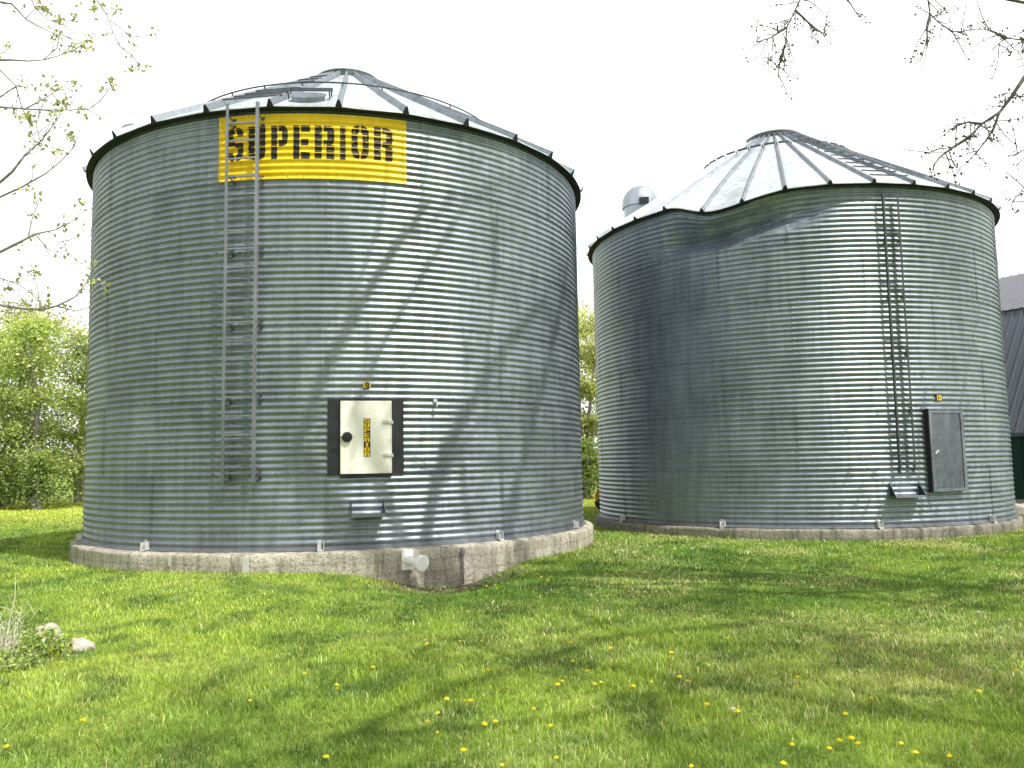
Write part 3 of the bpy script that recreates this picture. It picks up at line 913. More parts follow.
def doorB():
    thc = -71.2
    c, n, t, k = flat_on_wall(RB, thc, 1.725 - ZB)
    hw, hh = .45, .83
    fr = MB()
    for q in ((-hw, -hw + .075, -hh, hh), (hw - .075, hw, -hh, hh), (-hw + .075, hw - .075, -hh, -hh + .075), (-hw + .075, hw - .075, hh - .075, hh)):
        fbox(fr, c, n, t, k, *q, -.10, .095)
    fbox(fr, c, n, t, k, -hw - .02, hw + .02, hh, hh + .015, -.1, .112)
    fo = fr.build('door_frame', galv('door_frame_steel', (.24, .262, .30), .55, .35, .5), binB)
    lo = MB(); fbox(lo, c, n, t, k, -hw - .014, -hw - .003, -hh, hh, -.05, .085); lo.build('door_jamb', M_black, binB)
    d = MB(); fbox(d, c, n, t, k, -hw + .08, hw - .08, -hh + .08, hh - .08, .02, .080)
    do = d.build('door', M_doorb, binB); tag(do, 'plain grey steel walk-in door with a small bright handle')
    h = MB(); h.bar(c + t * (-hw + .05) + n * .15 - k * .06, c + t * (-hw + .13) + n * .16 + k * .0, .03, .03); h.bar(c + t * (-hw + .10) + n * .10, c + t * (-hw + .10) + n * .16, .03, .03)
    h.build('handle', M_zinc, do)
    cb, nb, tb, kb = flat_on_wall(RB + .015, -72.1, 2.80 - ZB)
    b = MB(); fbox(b, cb, nb, tb, kb, -.075, .075, -.065, .065, -.01, .002)
    bo = b.build('number_badge', M_letter, binB)
    for ch, u0, u1 in (('1', -.062, -.012), ('0', -.006, .064)):
        m = MB(); glyph_flat(m, ch, cb, nb, tb, kb, u0, u1, -.058, .058, .006, .006); m.build('numeral', M_yellow, bo)
doorB()
step_bracket(binB, RB, -86.4, -79.2, .845 - ZB, .22, .26, M_steel, M_black)
for th in (-158.0, -124.6, -89.4, -56.3): anchor(binB, RB, th)
padB = pad(CB, ZB, PADB, RB, M_conc_b, 'low shade-darkened concrete pad under the dented bin', 9, -.8)

# ------------------------------------------------------------------ barn at the right edge
def barn():
    a = 62 * D2R
    e = at(1008, 435, 23); base = Vector((e.x, e.y, -.05))
    al = Vector((math.cos(a), -math.sin(a), 0)); inn = Vector((math.sin(a), math.cos(a), 0)); k = Vector((0, 0, 1))
    root = empty('barn', base, 0, 'dark green barn with a ribbed purple-grey metal roof behind the right bin', 'barn')
    L0, L1 = -9.0, 3.0
    he = e.z + .05; W = 3.1
    def quadstrip(p0, p1, q0, q1, nrm, n_r, mat, name, rib=.03):
        m = MB(); m.add([p0, p1, q1, q0], [(0, 1, 2, 3)])
        for i in range(n_r + 1):
            f = i / n_r
            A_ = p0.lerp(p1, f) + nrm * rib * .5; B_ = q0.lerp(q1, f) + nrm * rib * .5
            m.bar(A_, B_, .05, rib, nrm)
        return m.build(name, mat, root)
    purple = plain('purple_grey_steel', (.125, .135, .165), .5, .1, .08)
    purple_sunlit = plain('sunlit_purple_steel', (.22, .225, .25), .5, .1, .08)  # lighter copy of the roof colour for the sunlit upper slope
    green = plain('dark_green_steel', (.006, .040, .034), .5, 0, .1)
    f0 = al * L0; f1 = al * L1
    m = MB(); fbox(m, Vector((0, 0, 0)), -inn, al, k, L0, L1, -.5, .42, -W, .03); m.build('foundation', M_conc, root)
    m = MB(); fbox(m, Vector((0, 0, 0)), -inn, al, k, L0, L1, .42, he, -W, 0)
    for u in np.arange(L0, L1, .3): fbox(m, Vector((0, 0, 0)), -inn, al, k, u, u + .04, .425, he - .02, 0.001, .02)
    m.build('wall', green, root)
    z1 = at(1004, 310, 23).z - base.z + .30; z2 = z1 + 1.45
    r1 = 2.15; r2 = r1 + 1.9
    p0 = f0 - inn * .12 + k * he; p1 = f1 - inn * .12 + k * he
    q0 = f0 + inn * r1 + k * z1; q1 = f1 + inn * r1 + k * z1
    n1 = (p1 - p0).cross(q0 - p0).normalized()
    if n1.z < 0: n1 = -n1
    quadstrip(p0, p1, q0, q1, n1, 44, purple, 'lower_roof')
    s0 = f0 + inn * r2 + k * z2; s1 = f1 + inn * r2 + k * z2
    n2 = (q1 - q0).cross(s0 - q0).normalized()
    if n2.z < 0: n2 = -n2
    quadstrip(q0 + n2 * .02 - inn * .05, q1 + n2 * .02 - inn * .05, s0 + n2 * .02, s1 + n2 * .02, n2, 44, purple_sunlit, 'upper_roof')
    # far slopes and gables
    m = MB()
    for f in (f0 + al * .05, f1 - al * .05):
        m.add([f + k * he, f + inn * r1 + k * (z1 - .04), f + inn * r2 + k * (z2 - .04), f + inn * (2 * r2 - r1) + k * (z1 - .04), f + inn * 2 * r2 + k * he, f + inn * 2 * r2 - k * .3, f - k * .3], [(0, 1, 2, 3, 4, 5, 6)])
    m.build('gable', green, root)
    m = MB(); m.add([s0, s1, f1 + inn * (2 * r2 - r1) + k * z1, f0 + inn * (2 * r2 - r1) + k * z1, f1 + inn * 2 * r2 + k * he, f0 + inn * 2 * r2 + k * he], [(0, 1, 2, 3), (3, 2, 4, 5)])
    m.build('far_roof', purple, root)
    m = MB(); m.bar(p0 - inn * .02, p1 - inn * .02, .03, .10); m.build('eave_trim', purple, root)
barn()

# ------------------------------------------------------------------ rocks
def rock(name, p, s, seed, label, crack=False, mat=None, group=None):
    import bmesh
    bm = bmesh.new(); bmesh.ops.create_icosphere(bm, subdivisions=4, radius=1)
    nz = VN(seed, 32)
    for v in bm.verts:
        d = v.co.normalized()
        e = 1 + .45 * (float(nz(d.x * 1.6 + 7, d.y * 1.6 + d.z * 1.3 + 9)) - .5) + .12 * (float(nz(d.x * 5 + 3, d.z * 5 + d.y * 4)) - .5)
        if crack: e -= .10 * math.exp(-((d.z - .35 - .12 * math.sin(d.x * 4)) / .05) ** 2) * (d.x < .35) * (d.x > -.6) * (d.y < 0)
        v.co = Vector((d.x * e * s[0], d.y * e * s[1], max(-.4, d.z * e) * s[2]))
    me = bpy.data.meshes.new(name); bm.to_mesh(me); bm.free()
    me.polygons.foreach_set('use_smooth', [True] * len(me.polygons)); me.materials.append(mat or M_rock)
    o = link_mesh(name, me, None, p); o.rotation_euler = (0, 0, seed)
    return tag(o, label, 'rock', group)
p = on_ground(79, 651); rock('rock', p + Vector((0, 0, .03)), (.125, .11, .085), 0, 'round pale rock with a dark crack lying alone on the lawn', True)
p = on_ground(40, 642); rock('rock', p + Vector((0, .1, .05)), (.12, .11, .10), 12, 'small pale rock half hidden in the leafy weeds')
p = on_ground(4, 660); rock('rock', p + Vector((0, 0, .08)), (.13, .12, .13), 23, 'large pale rock at the foot of the bare shrub')
p = at(1017, 528, 20.2); rock('rubble_block', Vector((p.x + .1, p.y, .12)), (.42, .35, .28), 31, 'broken white rubble block beside the dented bin pad')

# ------------------------------------------------------------------ foliage builders
def leaf_mesh(name, P, S, C, mat=None, up_bias=.3):
    n = len(P)
    a = rng.normal(size=(n, 3)); a /= np.linalg.norm(a, axis=1)[:, None]
    b = rng.normal(size=(n, 3)); b[:, 2] *= up_bias
    b -= a * (a * b).sum(1)[:, None]; b /= np.linalg.norm(b, axis=1)[:, None] + 1e-9
    S = S[:, None]
    V = np.stack([P, P + a * S * .5 + b * S * .33, P + a * S * 1.05, P + a * S * .5 - b * S * .33], 1)
    loops = np.arange(n * 4); st = np.arange(n) * 4; tt = np.full(n, 4)
    cols = np.repeat(C, 4, 0)
    return np_mesh(name, V.reshape(-1, 3), loops, st, tt, mat or M_leaf, cols)

def in_frame(p, mg=25):
    q = project(p)
    return q is not None and -mg < q[0] < 1024 + mg and -mg < q[1] < 768 + mg

def grow(mb, p, d, r, L, lev, maxlev, tips, rnd, avoid=False, wander=.22, kids=3, droop=0.0, nseg=5):
    pts = [Vector(p)]; rad = [r]; d = Vector(d).normalized()
    for i in range(nseg):
        d = (d + Vector((rnd.gauss(0, wander), rnd.gauss(0, wander), rnd.gauss(0, wander) + .06 - droop))).normalized()
        q = pts[-1] + d * L / nseg
        if avoid and (in_frame(q) or q.z < .8): break
        pts.append(q); rad.append(r * (1 - .55 * (i + 1) / nseg))
        if lev >= maxlev - 1: tips.append(q)
    if len(pts) < 2: return
    mb.tube(pts, rad, 6 if lev < 2 else (4 if lev < 4 else 3), cap=False)
    if lev >= maxlev: return
    for k in range(kids + (1 if lev == 0 else 0)):
        f = .35 + .65 * (k + rnd.random()) / (kids + .3) if lev else .55 + .45 * (k + rnd.random()) / (kids + 1)
        i = min(len(pts) - 1, max(1, int(f * (len(pts) - 1) + .5)))
        ax = Vector((rnd.gauss(0, 1), rnd.gauss(0, 1), rnd.gauss(0, .6))).normalized()
        dd = (d * .75 + ax * .9).normalized()
        if lev == 0: dd = Vector((math.cos(k * 2.1 + rnd.random()), math.sin(k * 2.1 + rnd.random()), .55 + .5 * rnd.random())).normalized()
        grow(mb, pts[i], dd, rad[i] * .62, L * (.72 if lev else .85), lev + 1, maxlev, tips, rnd, avoid, wander, kids, droop, nseg)

def leaf_cols(n, base, var=.3):
    base = np.array(base); c = base[rng.integers(0, len(base), n)]
    return c * (1 - var + 2 * var * rng.random(n))[:, None]

def tree_from(name, label, cat, loc, mb, leaves, group=None, bark=None, leafname='crown'):
    root = empty(name, loc, 0, label, cat, group)
    off = Vector(loc)
    o = mb.build('trunk', bark or M_bark, root, True, fn=lambda v: (v[0] - off.x, v[1] - off.y, v[2] - off.z))
    P, S, C = leaves
    if len(P): link_mesh(leafname, leaf_mesh(leafname, P - np.array(off)[None], S, C), root)
    return root

# shade trees standing to the right, out of the picture, with their branches reaching in
def shade_tree(x, y, hgt, seed, label, traces=(), nleaf=9, long_limbs=(), streaks=()):
    rnd = random.Random(seed); mb = MB(); tips = []
    z0 = float(zg(x, y))
    fork = Vector((x + rnd.gauss(0, .2), y, z0 + hgt * .33))
    mb.tube([(x, y, z0 - .2), (x, y, z0 + .4), ((x + fork.x) / 2, y + .05, z0 + hgt * .18), fork], [.34, .26, .22, .2], 10)
    for k in range(6):
        a = k * 1.05 + rnd.random() * .5
        grow(mb, fork + Vector((0, 0, .25 * k - .5)), (math.cos(a), math.sin(a), .75 + .5 * rnd.random()), .12, hgt * .36, 1, 5, tips, rnd, True, .2, 3)
    for (dx, dy, dz, L_, zo) in long_limbs:
        grow(mb, fork + Vector((0, 0, zo)), (dx, dy, dz), .15, L_, 1, 5, tips, rnd, True, .12, 4)
    for streak in streaks:
        pts = []
        for (a, b, t_) in streak[1]:
            d = ray(a, b); ox, oy = CA
            A2 = d.x * d.x + d.y * d.y; B2 = -(d.x * ox + d.y * oy); c2 = ox * ox + oy * oy - RA * RA
            tt = (-B2 - math.sqrt(max(0, B2 * B2 - A2 * c2))) / A2
            hit = on_ground(a, b) if len(streak) > 2 else d * tt + Vector((0, 0, CZ))
            pts.append(hit + sun_dir * t_)
        f0 = fork + Vector((0, 0, .6)); pts = [f0, f0.lerp(pts[0], .5) + Vector((0, 0, .5))] + pts
        n = len(pts); mb.tube(pts, [streak[0] * (1.25 - .85 * i / (n - 1)) for i in range(n)], 7, cap=False)
        for i in range(2, n):
            for q in range(2):
                dd = ((pts[i] - pts[i - 1]).normalized() * .7 + Vector((rnd.gauss(0, .6), rnd.gauss(0, .6), rnd.gauss(0, .5)))).normalized()
                grow(mb, pts[i - 1].lerp(pts[i], rnd.random()), dd, streak[0] * .30, 1.7, 2, 4, tips if len(streak) > 2 else [], rnd, True, .2, 2)
    P = []
    for t in tips:
        for q in range(nleaf):
            if rnd.random() < .72: P.append(tuple(t + Vector((rnd.gauss(0, .16), rnd.gauss(0, .16), rnd.gauss(0, .16)))))
    # traced branches inside the picture
    tw = []
    for tr in traces:
        Y = tr[0]; pts = [at(a, b, Y + c) for a, b, c in tr[2]]
        if tr[3]: pts = [fork.lerp(pts[0], .0), fork.lerp(pts[0], .5) + Vector((0, 0, .5))] + pts
        n = len(pts); r0 = tr[1]
        rad = [max(.005, 1.15 * r0 * (1 - .75 * i / (n - 1))) for i in range(n)]
        if tr[3]: rad[0] = r0 * 1.8; rad[1] = r0 * 1.4
        mb.tube(pts, rad, 5, cap=False)
        st = 2 if tr[3] else 0
        for i in range(st, n - 1):
            A_, B_ = pts[i], pts[i + 1]; L = (B_ - A_).length
            for q in range(int(L / .07) + 1):
                s = A_.lerp(B_, rnd.random()); dd = ((B_ - A_).normalized() * .8 + Vector((rnd.gauss(0, .7), rnd.gauss(0, .7), rnd.gauss(0, .7)))).normalized()
                l = rnd.uniform(.10, .38); e = s + dd * l; mid = s.lerp(e, .5) + Vector((rnd.gauss(0, .02), 0, rnd.gauss(0, .02)))
                mb.tube([s, mid, e], [.0062, .0048, .0034], 3, cap=False)
                for w_ in range(6): tw.append(tuple(s.lerp(e, .35 + .65 * rnd.random()) + Vector((rnd.gauss(0, .025), rnd.gauss(0, .025), rnd.gauss(0, .025)))))
    P = np.array(P + tw); n = len(P); S = np.concatenate([rng.uniform(.06, .12, n - len(tw)), rng.uniform(.022, .042, len(tw))])
    C = leaf_cols(n, [(.07, .10, .03), (.10, .13, .035), (.08, .07, .05)], .35)
    return tree_from('shade_tree', label, 'tree', (x, y, z0), mb, (P, S, C))

RT = [
 (8.0, .012, [(806, -40, .3), (800, 0, 0), (793, 15, 0), (787, 27, -.1), (785, 45, -.1), (783, 58, -.2)], True),
 (8.0, .012, [(787, 27, -.1), (778, 33, -.1), (770, 38, -.2), (757, 42, -.3)], False),
 (7.9, .012, [(785, 45, 0), (780, 60, 0), (778, 78, .1)], False),
 (8.0, .012, [(795, 10, 0), (806, 20, .1), (815, 30, .1), (826, 34, .2)], False),
 (8.0, .010, [(840, -8, 0), (850, 3, .1), (857, 14, .1)], False),
 (7.8, .011, [(930, -40, .2), (928, 0, 0), (930, 14, 0), (938, 22, .1), (950, 30, .1), (967, 35, .2)], True),
 (7.8, .012, [(930, 14, 0), (927, 30, -.1), (928, 48, -.1)], False),
 (7.6, .013, [(1060, 30, .2), (1024, 40, 0), (1005, 38, 0), (992, 50, -.1)], True),
 (7.6, .014, [(1005, 38, 0), (994, 32, 0), (984, 29, .1)], False),
 (7.4, .024, [(1070, 20, .2), (1024, 78, 0), (1012, 96, 0), (1000, 112, -.1), (982, 124, -.1), (968, 138, -.2), (966, 140, -.2)], True),
 (7.3, .012, [(999, 113, 0), (993, 130, 0), (984, 143, .1), (975, 155, .1)], False),
 (7.3, .014, [(982, 124, 0), (968, 122, 0), (953, 126, -.1)], False),
 (7.2, .014, [(968, 138, 0), (952, 148, 0), (940, 157, -.1), (933, 166, -.1)], False),
 (7.5, .009, [(1060, 130, .2), (1024, 150, 0), (1012, 156, 0)], True),
 (7.5, .009, [(1060, 180, .2), (1024, 188, 0), (1012, 202, 0)], True),
]
shade_tree(7.9, 8.4, 15.0, 3, 'spring tree reaching thin budding branches over the dented bin', RT, 3, [], [(.15, [(424, 545, 13.5), (436, 480, 14), (462, 420, 14.5), (500, 355, 15), (545, 300, 15.4)]), (.14, [(292, 460, 14.5), (325, 370, 14.6), (372, 285, 14.8), (430, 200, 15)]), (.12, [(508, 520, 14), (528, 440, 14.4), (556, 330, 15), (568, 260, 15.2)]), (.10, [(350, 420, 15), (385, 340, 15.2), (450, 230, 15.5)])])
shade_tree(7.0, 2.2, 14.0, 5, 'budding tree standing out of the picture beside the lawn, nearest the viewer', (), 4, [], [(.12, [(1040, 612, 11.5), (880, 600, 11.6), (700, 588, 11.8), (520, 562, 12.5)], 1), (.11, [(900, 650, 11.5), (760, 622, 11.5), (600, 640, 11.6), (450, 690, 11.8), (330, 745, 12)], 1), (.10, [(1030, 690, 11.5), (900, 665, 11.5), (780, 668, 11.6), (640, 700, 11.8)], 1)])
shade_tree(14.2, 12.0, 14.0, 8, 'budding tree standing out of the picture near the barn', (), 3)

# left tree with young leaves, its branches entering from the left edge
LT = [
 (8.2, .018, [(-40, -5, 0), (12, 4, 0), (27, 20, 0), (38, 26, .1), (50, 32, .1), (68, 37, .2)]),
 (8.2, .010, [(27, -12, .1), (35, 8, .1), (48, 20, .2), (66, 26, .2)]),
 (8.0, .022, [(-40, 62, 0), (0, 60, 0), (12, 60, 0), (28, 61, 0), (43, 60, .1), (57, 48, .1)]),
 (8.0, .008, [(43, 60, .1), (58, 56, .1), (74, 50, .1)]),
 (8.4, .016, [(-40, 40, 0), (0, 70, 0), (16, 86, 0), (22, 108, 0), (30, 125, .1), (34, 140, .1)]),
 (8.4, .010, [(0, 97, 0), (16, 87, 0), (-20, 110, 0)]),
 (7.8, .018, [(-40, 104, 0), (0, 107, 0), (25, 109, 0), (45, 110, 0), (70, 110, .1), (90, 109, .1), (100, 101, .1)]),
 (7.8, .010, [(25, 109, 0), (45, 98, 0), (58, 90, .1)]),
 (8.0, .028, [(-40, 205, 0), (0, 182, 0), (12, 172, 0), (25, 155, 0), (42, 140, .1), (54, 124, .1)]),
 (8.1, .018, [(-40, 214, 0), (0, 197, 0), (20, 188, 0), (45, 174, 0), (60, 162, .1), (73, 148, .1), (80, 131, .2)]),
 (8.1, .008, [(40, 140, 0), (36, 125, .1), (42, 108, .1)]),
 (7.9, .028, [(-40, 262, 0), (0, 252, 0), (20, 242, 0), (35, 234, 0), (55, 230, .1), (71, 222, .1)]),
 (7.9, .010, [(28, 238, 0), (33, 215, 0), (39, 202, .1)]),
 (7.9, .009, [(35, 234, 0), (50, 251, .1), (60, 242, .1), (70, 240, .1)]),
 (8.3, .026, [(-40, 300, 0), (0, 305, 0), (20, 308, 0), (42, 310, 0), (57, 306, .1), (75, 297, .1), (88, 281, .2), (93, 270, .2)]),
 (8.3, .010, [(57, 306, .1), (75, 311, .1), (88, 308, .2), (98, 300, .2)]),
 (8.3, .010, [(40, 310, .1), (38, 290, .1), (33, 268, .2)]),
 (8.6, .016, [(-40, 290, 0), (0, 278, 0), (20, 285, 0), (35, 296, .1)]),
 (8.0, .014, [(80, -60, 0), (97, 0, 0), (107, 15, 0), (113, 32, 0), (120, 47, 0), (132, 55, .1)]),
 (8.0, .006, [(110, 20, 0), (120, 28, .1), (132, 37, .1)]),
]
def left_tree():
    x, y = -9.3, 8.0; z0 = float(zg(x, y)); rnd = random.Random(21)
    mb = MB(); tips = []
    top = Vector((x + .3, y, 9.0))
    mb.tube([(x, y, z0 - .2), (x, y, .5), (x + .1, y, 4), top], [.3, .23, .17, .09], 10)
    tw = []
    for Y, r0, tr in LT:
        pts = [at(a, b, Y + c) for a, b, c in tr]
        if tr[0][0] < 0 or tr[0][1] < -50:
            p0 = pts[0]; tz = max(2.0, min(8.8, p0.z - .25 * (p0.x - x)))
            pts = [Vector((x + .1, y, tz)), Vector((x + .1, y, tz)).lerp(p0, .55) + Vector((0, 0, .12))] + pts
        n = len(pts); rad = [max(.005, .8 * r0 * (1.15 - .95 * i / (n - 1))) for i in range(n)]
        mb.tube(pts, rad, 5, cap=False)
        st = 2 if tr[0][0] < 0 else 0
        for i in range(st, n - 1):
            A_, B_ = pts[i], pts[i + 1]; L = (B_ - A_).length
            last = i == n - 2
            for q in range(int(L / .17) + (2 if last else 0)):
                s = A_.lerp(B_, rnd.random()) if not (last and q == 0) else B_
                dd = ((B_ - A_).normalized() + Vector((rnd.gauss(0, .6), rnd.gauss(0, .6), rnd.gauss(0, .6) + .2))).normalized()
                l = rnd.uniform(.06, .30); e = s + dd * l
                mb.tube([s, s.lerp(e, .5) + Vector((rnd.gauss(0, .015), 0, rnd.gauss(0, .015))), e], [.0055, .0045, .003], 3, cap=False)
                for w_ in range(rnd.choice((5, 9, 14, 28))): tw.append(tuple(e + Vector((rnd.gauss(0, .03), rnd.gauss(0, .03), rnd.gauss(0, .03) + .02))))
    # the rest of the crown, away from the picture
    for k in range(7):
        a = math.radians(100 + k * 32)
        grow(mb, Vector((x, y, 3 + k * .8)), (math.cos(a), math.sin(a), .5), .09, 3.0, 1, 4, tips, rnd, True, .2, 3)
    P = [tuple(t + Vector((rnd.gauss(0, .12), rnd.gauss(0, .12), rnd.gauss(0, .12)))) for t in tips for q in range(4)]
    P = np.array(P + tw); n = len(P)
    S = rng.uniform(.030, .062, n)
    C = leaf_cols(n, [(.46, .52, .18), (.38, .44, .16), (.56, .58, .32), (.50, .50, .42)], .3)
    tree_from('maple_tree', 'young-leafed spring tree whose branches hang in from the left edge', 'tree', (x, y, z0), mb, (P, S, C), bark=M_bark_pale)
left_tree()

# background trees
def crown_tree(i, x, y, h, w_, label, name, base, group, nl=7000, z_low=.06, dens=1.0, twiggy=.5):
    rnd = random.Random(100 + i); r2 = np.random.default_rng(500 + i)
    z0 = float(zg(x, y)); mb = MB()
    stems = 3
    ends = []
    for s in range(stems):
        a = rnd.random() * 6.28; lean = rnd.uniform(.05, .22)
        pts = [Vector((x + .25 * math.cos(a), y + .25 * math.sin(a), z0 - .1))]
        for k in range(1, 6):
            f = k / 5; pts.append(Vector((x + math.cos(a) * lean * h * f + rnd.gauss(0, .15), y + math.sin(a) * lean * h * f + rnd.gauss(0, .15), z0 + h * .9 * f)))
        mb.tube(pts, [.14 * (1 - .8 * k / 5) for k in range(6)], 6, cap=False)
        for k in range(1, 6):
            for q in range(4):
                aa = rnd.random() * 6.28; L = w_ * rnd.uniform(.35, .8) * (1 - .5 * k / 5)
                e = pts[k] + Vector((math.cos(aa) * L, math.sin(aa) * L, L * rnd.uniform(.1, .7)))
                m_ = pts[k].lerp(e, .5) + Vector((0, 0, .1 * L)); mb.tube([pts[k], m_, e], [.045, .03, .012], 4, cap=False)
                ends += [m_, e]
    # leaf clumps through the crown volume
    nclump = int(70 * dens)
    cl = []
    for _ in range(nclump):
        f = rnd.random() ** .8; zz = z0 + h * (z_low + (1 - z_low) * f)
        env = w_ * (math.sin(math.pi * min(1, .18 + .80 * f)) ** .6) * (.75 + .4 * rnd.random())
        aa = rnd.random() * 6.28; rr_ = env * math.sqrt(rnd.random()) 
        cl.append((x + rr_ * math.cos(aa), y + rr_ * math.sin(aa), zz))
    cl = np.array(cl + [tuple(e) for e in ends if e.z > z0 + .5])
    ci = r2.integers(0, len(cl), nl); sig = (.22 + .30 * r2.random(len(cl)))[ci][:, None]
    P = cl[ci] + r2.normal(size=(nl, 3)) * sig * np.array([1, 1, .75]) * w_ / 2.2
    P[:, 2] = np.maximum(P[:, 2], z0 + .05)
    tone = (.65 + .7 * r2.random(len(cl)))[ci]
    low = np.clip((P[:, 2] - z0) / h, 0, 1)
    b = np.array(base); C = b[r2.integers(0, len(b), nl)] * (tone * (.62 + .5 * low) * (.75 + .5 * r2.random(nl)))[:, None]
    S = r2.uniform(.06, .17, nl) * (2.6 if name == 'sky_block_tree' else 1)
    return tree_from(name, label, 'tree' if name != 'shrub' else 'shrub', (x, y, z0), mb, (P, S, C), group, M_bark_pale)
YG = [(.44, .54, .15), (.34, .46, .12), (.58, .63, .24)]
DG = [(.24, .34, .08), (.32, .40, .10), (.19, .27, .065)]
spots = [
 (-23.8, 38, 8.3, 2.7, 'tall yellow-green tree at the far left edge of the lawn', YG, .8),
 (-21.4, 37, 8.6, 2.3, 'bright yellow-green tree nearest the left bin wall', YG, 1.1),
 (-25.2, 41, 9.8, 3.0, 'thin pale tree rising behind the far left treeline', [(.26, .27, .10), (.30, .30, .14)], .6),
 (-18.6, 38, 8.4, 2.3, 'yellow-green tree hidden mostly behind the left bin', YG, 1.0),
 (-28.0, 39, 9.5, 2.8, 'yellow-green tree beyond the left edge of the picture', YG, 1.0),
 (-22.3, 42, 8.4, 2.6, 'darker leafy tree behind the bright left trees', [(.18, .23, .04), (.22, .26, .05)], 1.0),
 (3.1, 37, 8.6, 1.5, 'pale yellow-green tree seen in the gap between the bins', [(.50, .55, .19), (.42, .49, .16), (.60, .62, .30)], 1.0),
 (4.6, 40, 8.4, 2.0, 'loose spring tree behind the gap between the bins', [(.46, .50, .2), (.54, .56, .28)], .9),
 (1.2, 39, 8.2, 2.0, 'spring tree behind the left bin beside the gap', YG, 1.0),
]
for i, (x, y, h, w_, lb, cs, dn) in enumerate(spots):
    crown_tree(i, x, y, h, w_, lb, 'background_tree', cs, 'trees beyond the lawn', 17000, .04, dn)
# added unseen trees: they block low sky light and darken the steel's reflections
grove = [(-15, -4, 12, 4.2), (-10, -12, 13, 4.5), (-2, -15, 13, 4.6), (6, -18, 12, 4.5), (15, -16, 13, 4.6), (-18, 5, 12, 4.2), (-20, 14, 11, 4.0), (-21, 23, 11, 3.8), (24, -6, 12, 4.2)]
grove_lb = ['grove tree just behind the viewer on the left', 'grove tree behind the viewer, second from the left', 'grove tree straight behind the viewer', 'grove tree behind the viewer, slightly right', 'grove tree far behind the viewer on the right', 'grove tree level with the viewer on the far left', 'grove tree left of the big bin, outside the picture', 'grove tree at the left rear of the big bin, outside the picture', 'grove tree on the far right behind the viewer']
for i, (x, y, h, w_) in enumerate(grove):
    crown_tree(70 + i, x, y, h, w_, 'added sky-blocking leafy green ' + grove_lb[i], 'sky_block_tree', [(.10, .15, .03), (.14, .19, .04)], 'added trees blocking low sky light', 5000, .04, 1.2)
sh = [(-24.6, 35.2, 2.3, 1.5, 'dark green shrub under the far left trees'), (-22.4, 35.6, 2.0, 1.4, 'dark green shrub in the middle of the left treeline foot'), (-20.2, 35.2, 2.2, 1.4, 'dark green shrub beside the left bin edge'),
      (2.9, 35.6, 2.4, 1.1, 'dark shrub at the ground in the gap between the bins'), (4.7, 36, 2.2, 1.2, 'dark shrub behind the dented bin edge'), (-27.3, 35.5, 2.2, 1.5, 'dark green shrub past the left edge of the picture')]
for i, (x, y, h, w_, lb) in enumerate(sh):
    crown_tree(40 + i, x, y, h, w_, lb, 'shrub', DG, 'shrubs along the treeline', 3500, .0, .8)

# ------------------------------------------------------------------ bare shrub and weeds at the left edge
def bare_shrub():
    p = on_ground(-4, 664); rnd = random.Random(4); mb = MB()
    for k in range(26):
        a = rnd.uniform(-.7, .8); l = rnd.uniform(.25, .62)
        q = [p + Vector((rnd.gauss(0, .06), rnd.gauss(0, .06), 0))]
        d = Vector((math.sin(a) * .7, rnd.gauss(0, .25), 1)).normalized()
        for i in range(4):
            d = (d + Vector((rnd.gauss(0, .14), rnd.gauss(0, .1), .03))).normalized(); q.append(q[-1] + d * l / 4)
        mb.tube(q, [.0048, .004, .0034, .0026, .0014], 4, cap=False)
        for i in (1, 2, 3):
            e = q[i] + Vector((rnd.gauss(0, .09), rnd.gauss(0, .06), rnd.uniform(.06, .16))); mb.tube([q[i], q[i].lerp(e, .6) + Vector((0, 0, .01)), e], [.004, .003, .0015], 3, cap=False)
    # one taller stem
    mb.tube([p + Vector((.05, 0, 0)), p + Vector((.10, 0, .35)), p + Vector((.14, 0, .55)), p + Vector((.14, 0, .78))], [.007, .006, .004, .002], 4, cap=False)
    for v in list(mb.v)[:0]: pass
    o = mb.build('bare_shrub', M_twig, None, True, fn=lambda v: (v[0] - p.x, v[1] - p.y, v[2] - p.z), loc=p)
    tag(o, 'bare shrub of pale dry twigs at the left edge of the lawn', 'shrub')
bare_shrub()
def weeds(name, px, py, n, spread, hgt, label, cols_, size):
    p = on_ground(px, py); r2 = np.random.default_rng(int(px * 7 + py)); 
    a = r2.random(n) * 6.28; rr_ = np.sqrt(r2.random(n)) * spread
    P = np.stack([rr_ * np.cos(a), rr_ * np.sin(a) * .7, r2.random(n) * hgt * (1 - .6 * (rr_ / spread) ** 2)], 1)
    root = empty(name, p, 0, label, 'weeds')
    C = np.array(cols_)[r2.integers(0, len(cols_), n)] * (.6 + .8 * r2.random(n))[:, None]
    link_mesh('leaves', leaf_mesh('leaves', P, r2.uniform(size * .6, size * 1.3, n), C), root)
    mb = MB()
    for k in range(26):
        i = r2.integers(0, n); q = Vector(P[i]); mb.tube([Vector((q.x * .4, q.y * .4, -.01)), q * .7, q], [.004, .003, .002], 3, cap=False)
    mb.build('stems', M_twig, root)
WG = [(.27, .42, .09), (.42, .54, .14), (.17, .30, .06), (.58, .62, .28)]
weeds('weed_clump', 38, 655, 800, .30, .26, 'leafy weed clump around the small half-hidden rock', WG, .042)
weeds('weed_clump', 12, 668, 500, .26, .2, 'low weed clump in front of the bare shrub', WG, .038)
weeds('weed_clump', 58, 656, 170, .13, .13, 'small yellow-green weed tuft beside the cracked rock', [(.54, .60, .15), (.40, .50, .10)], .04)
weeds('weed_clump', 505, 583, 260, .42, .12, 'straggly weeds in the bare soil by the concrete pad', WG, .055)
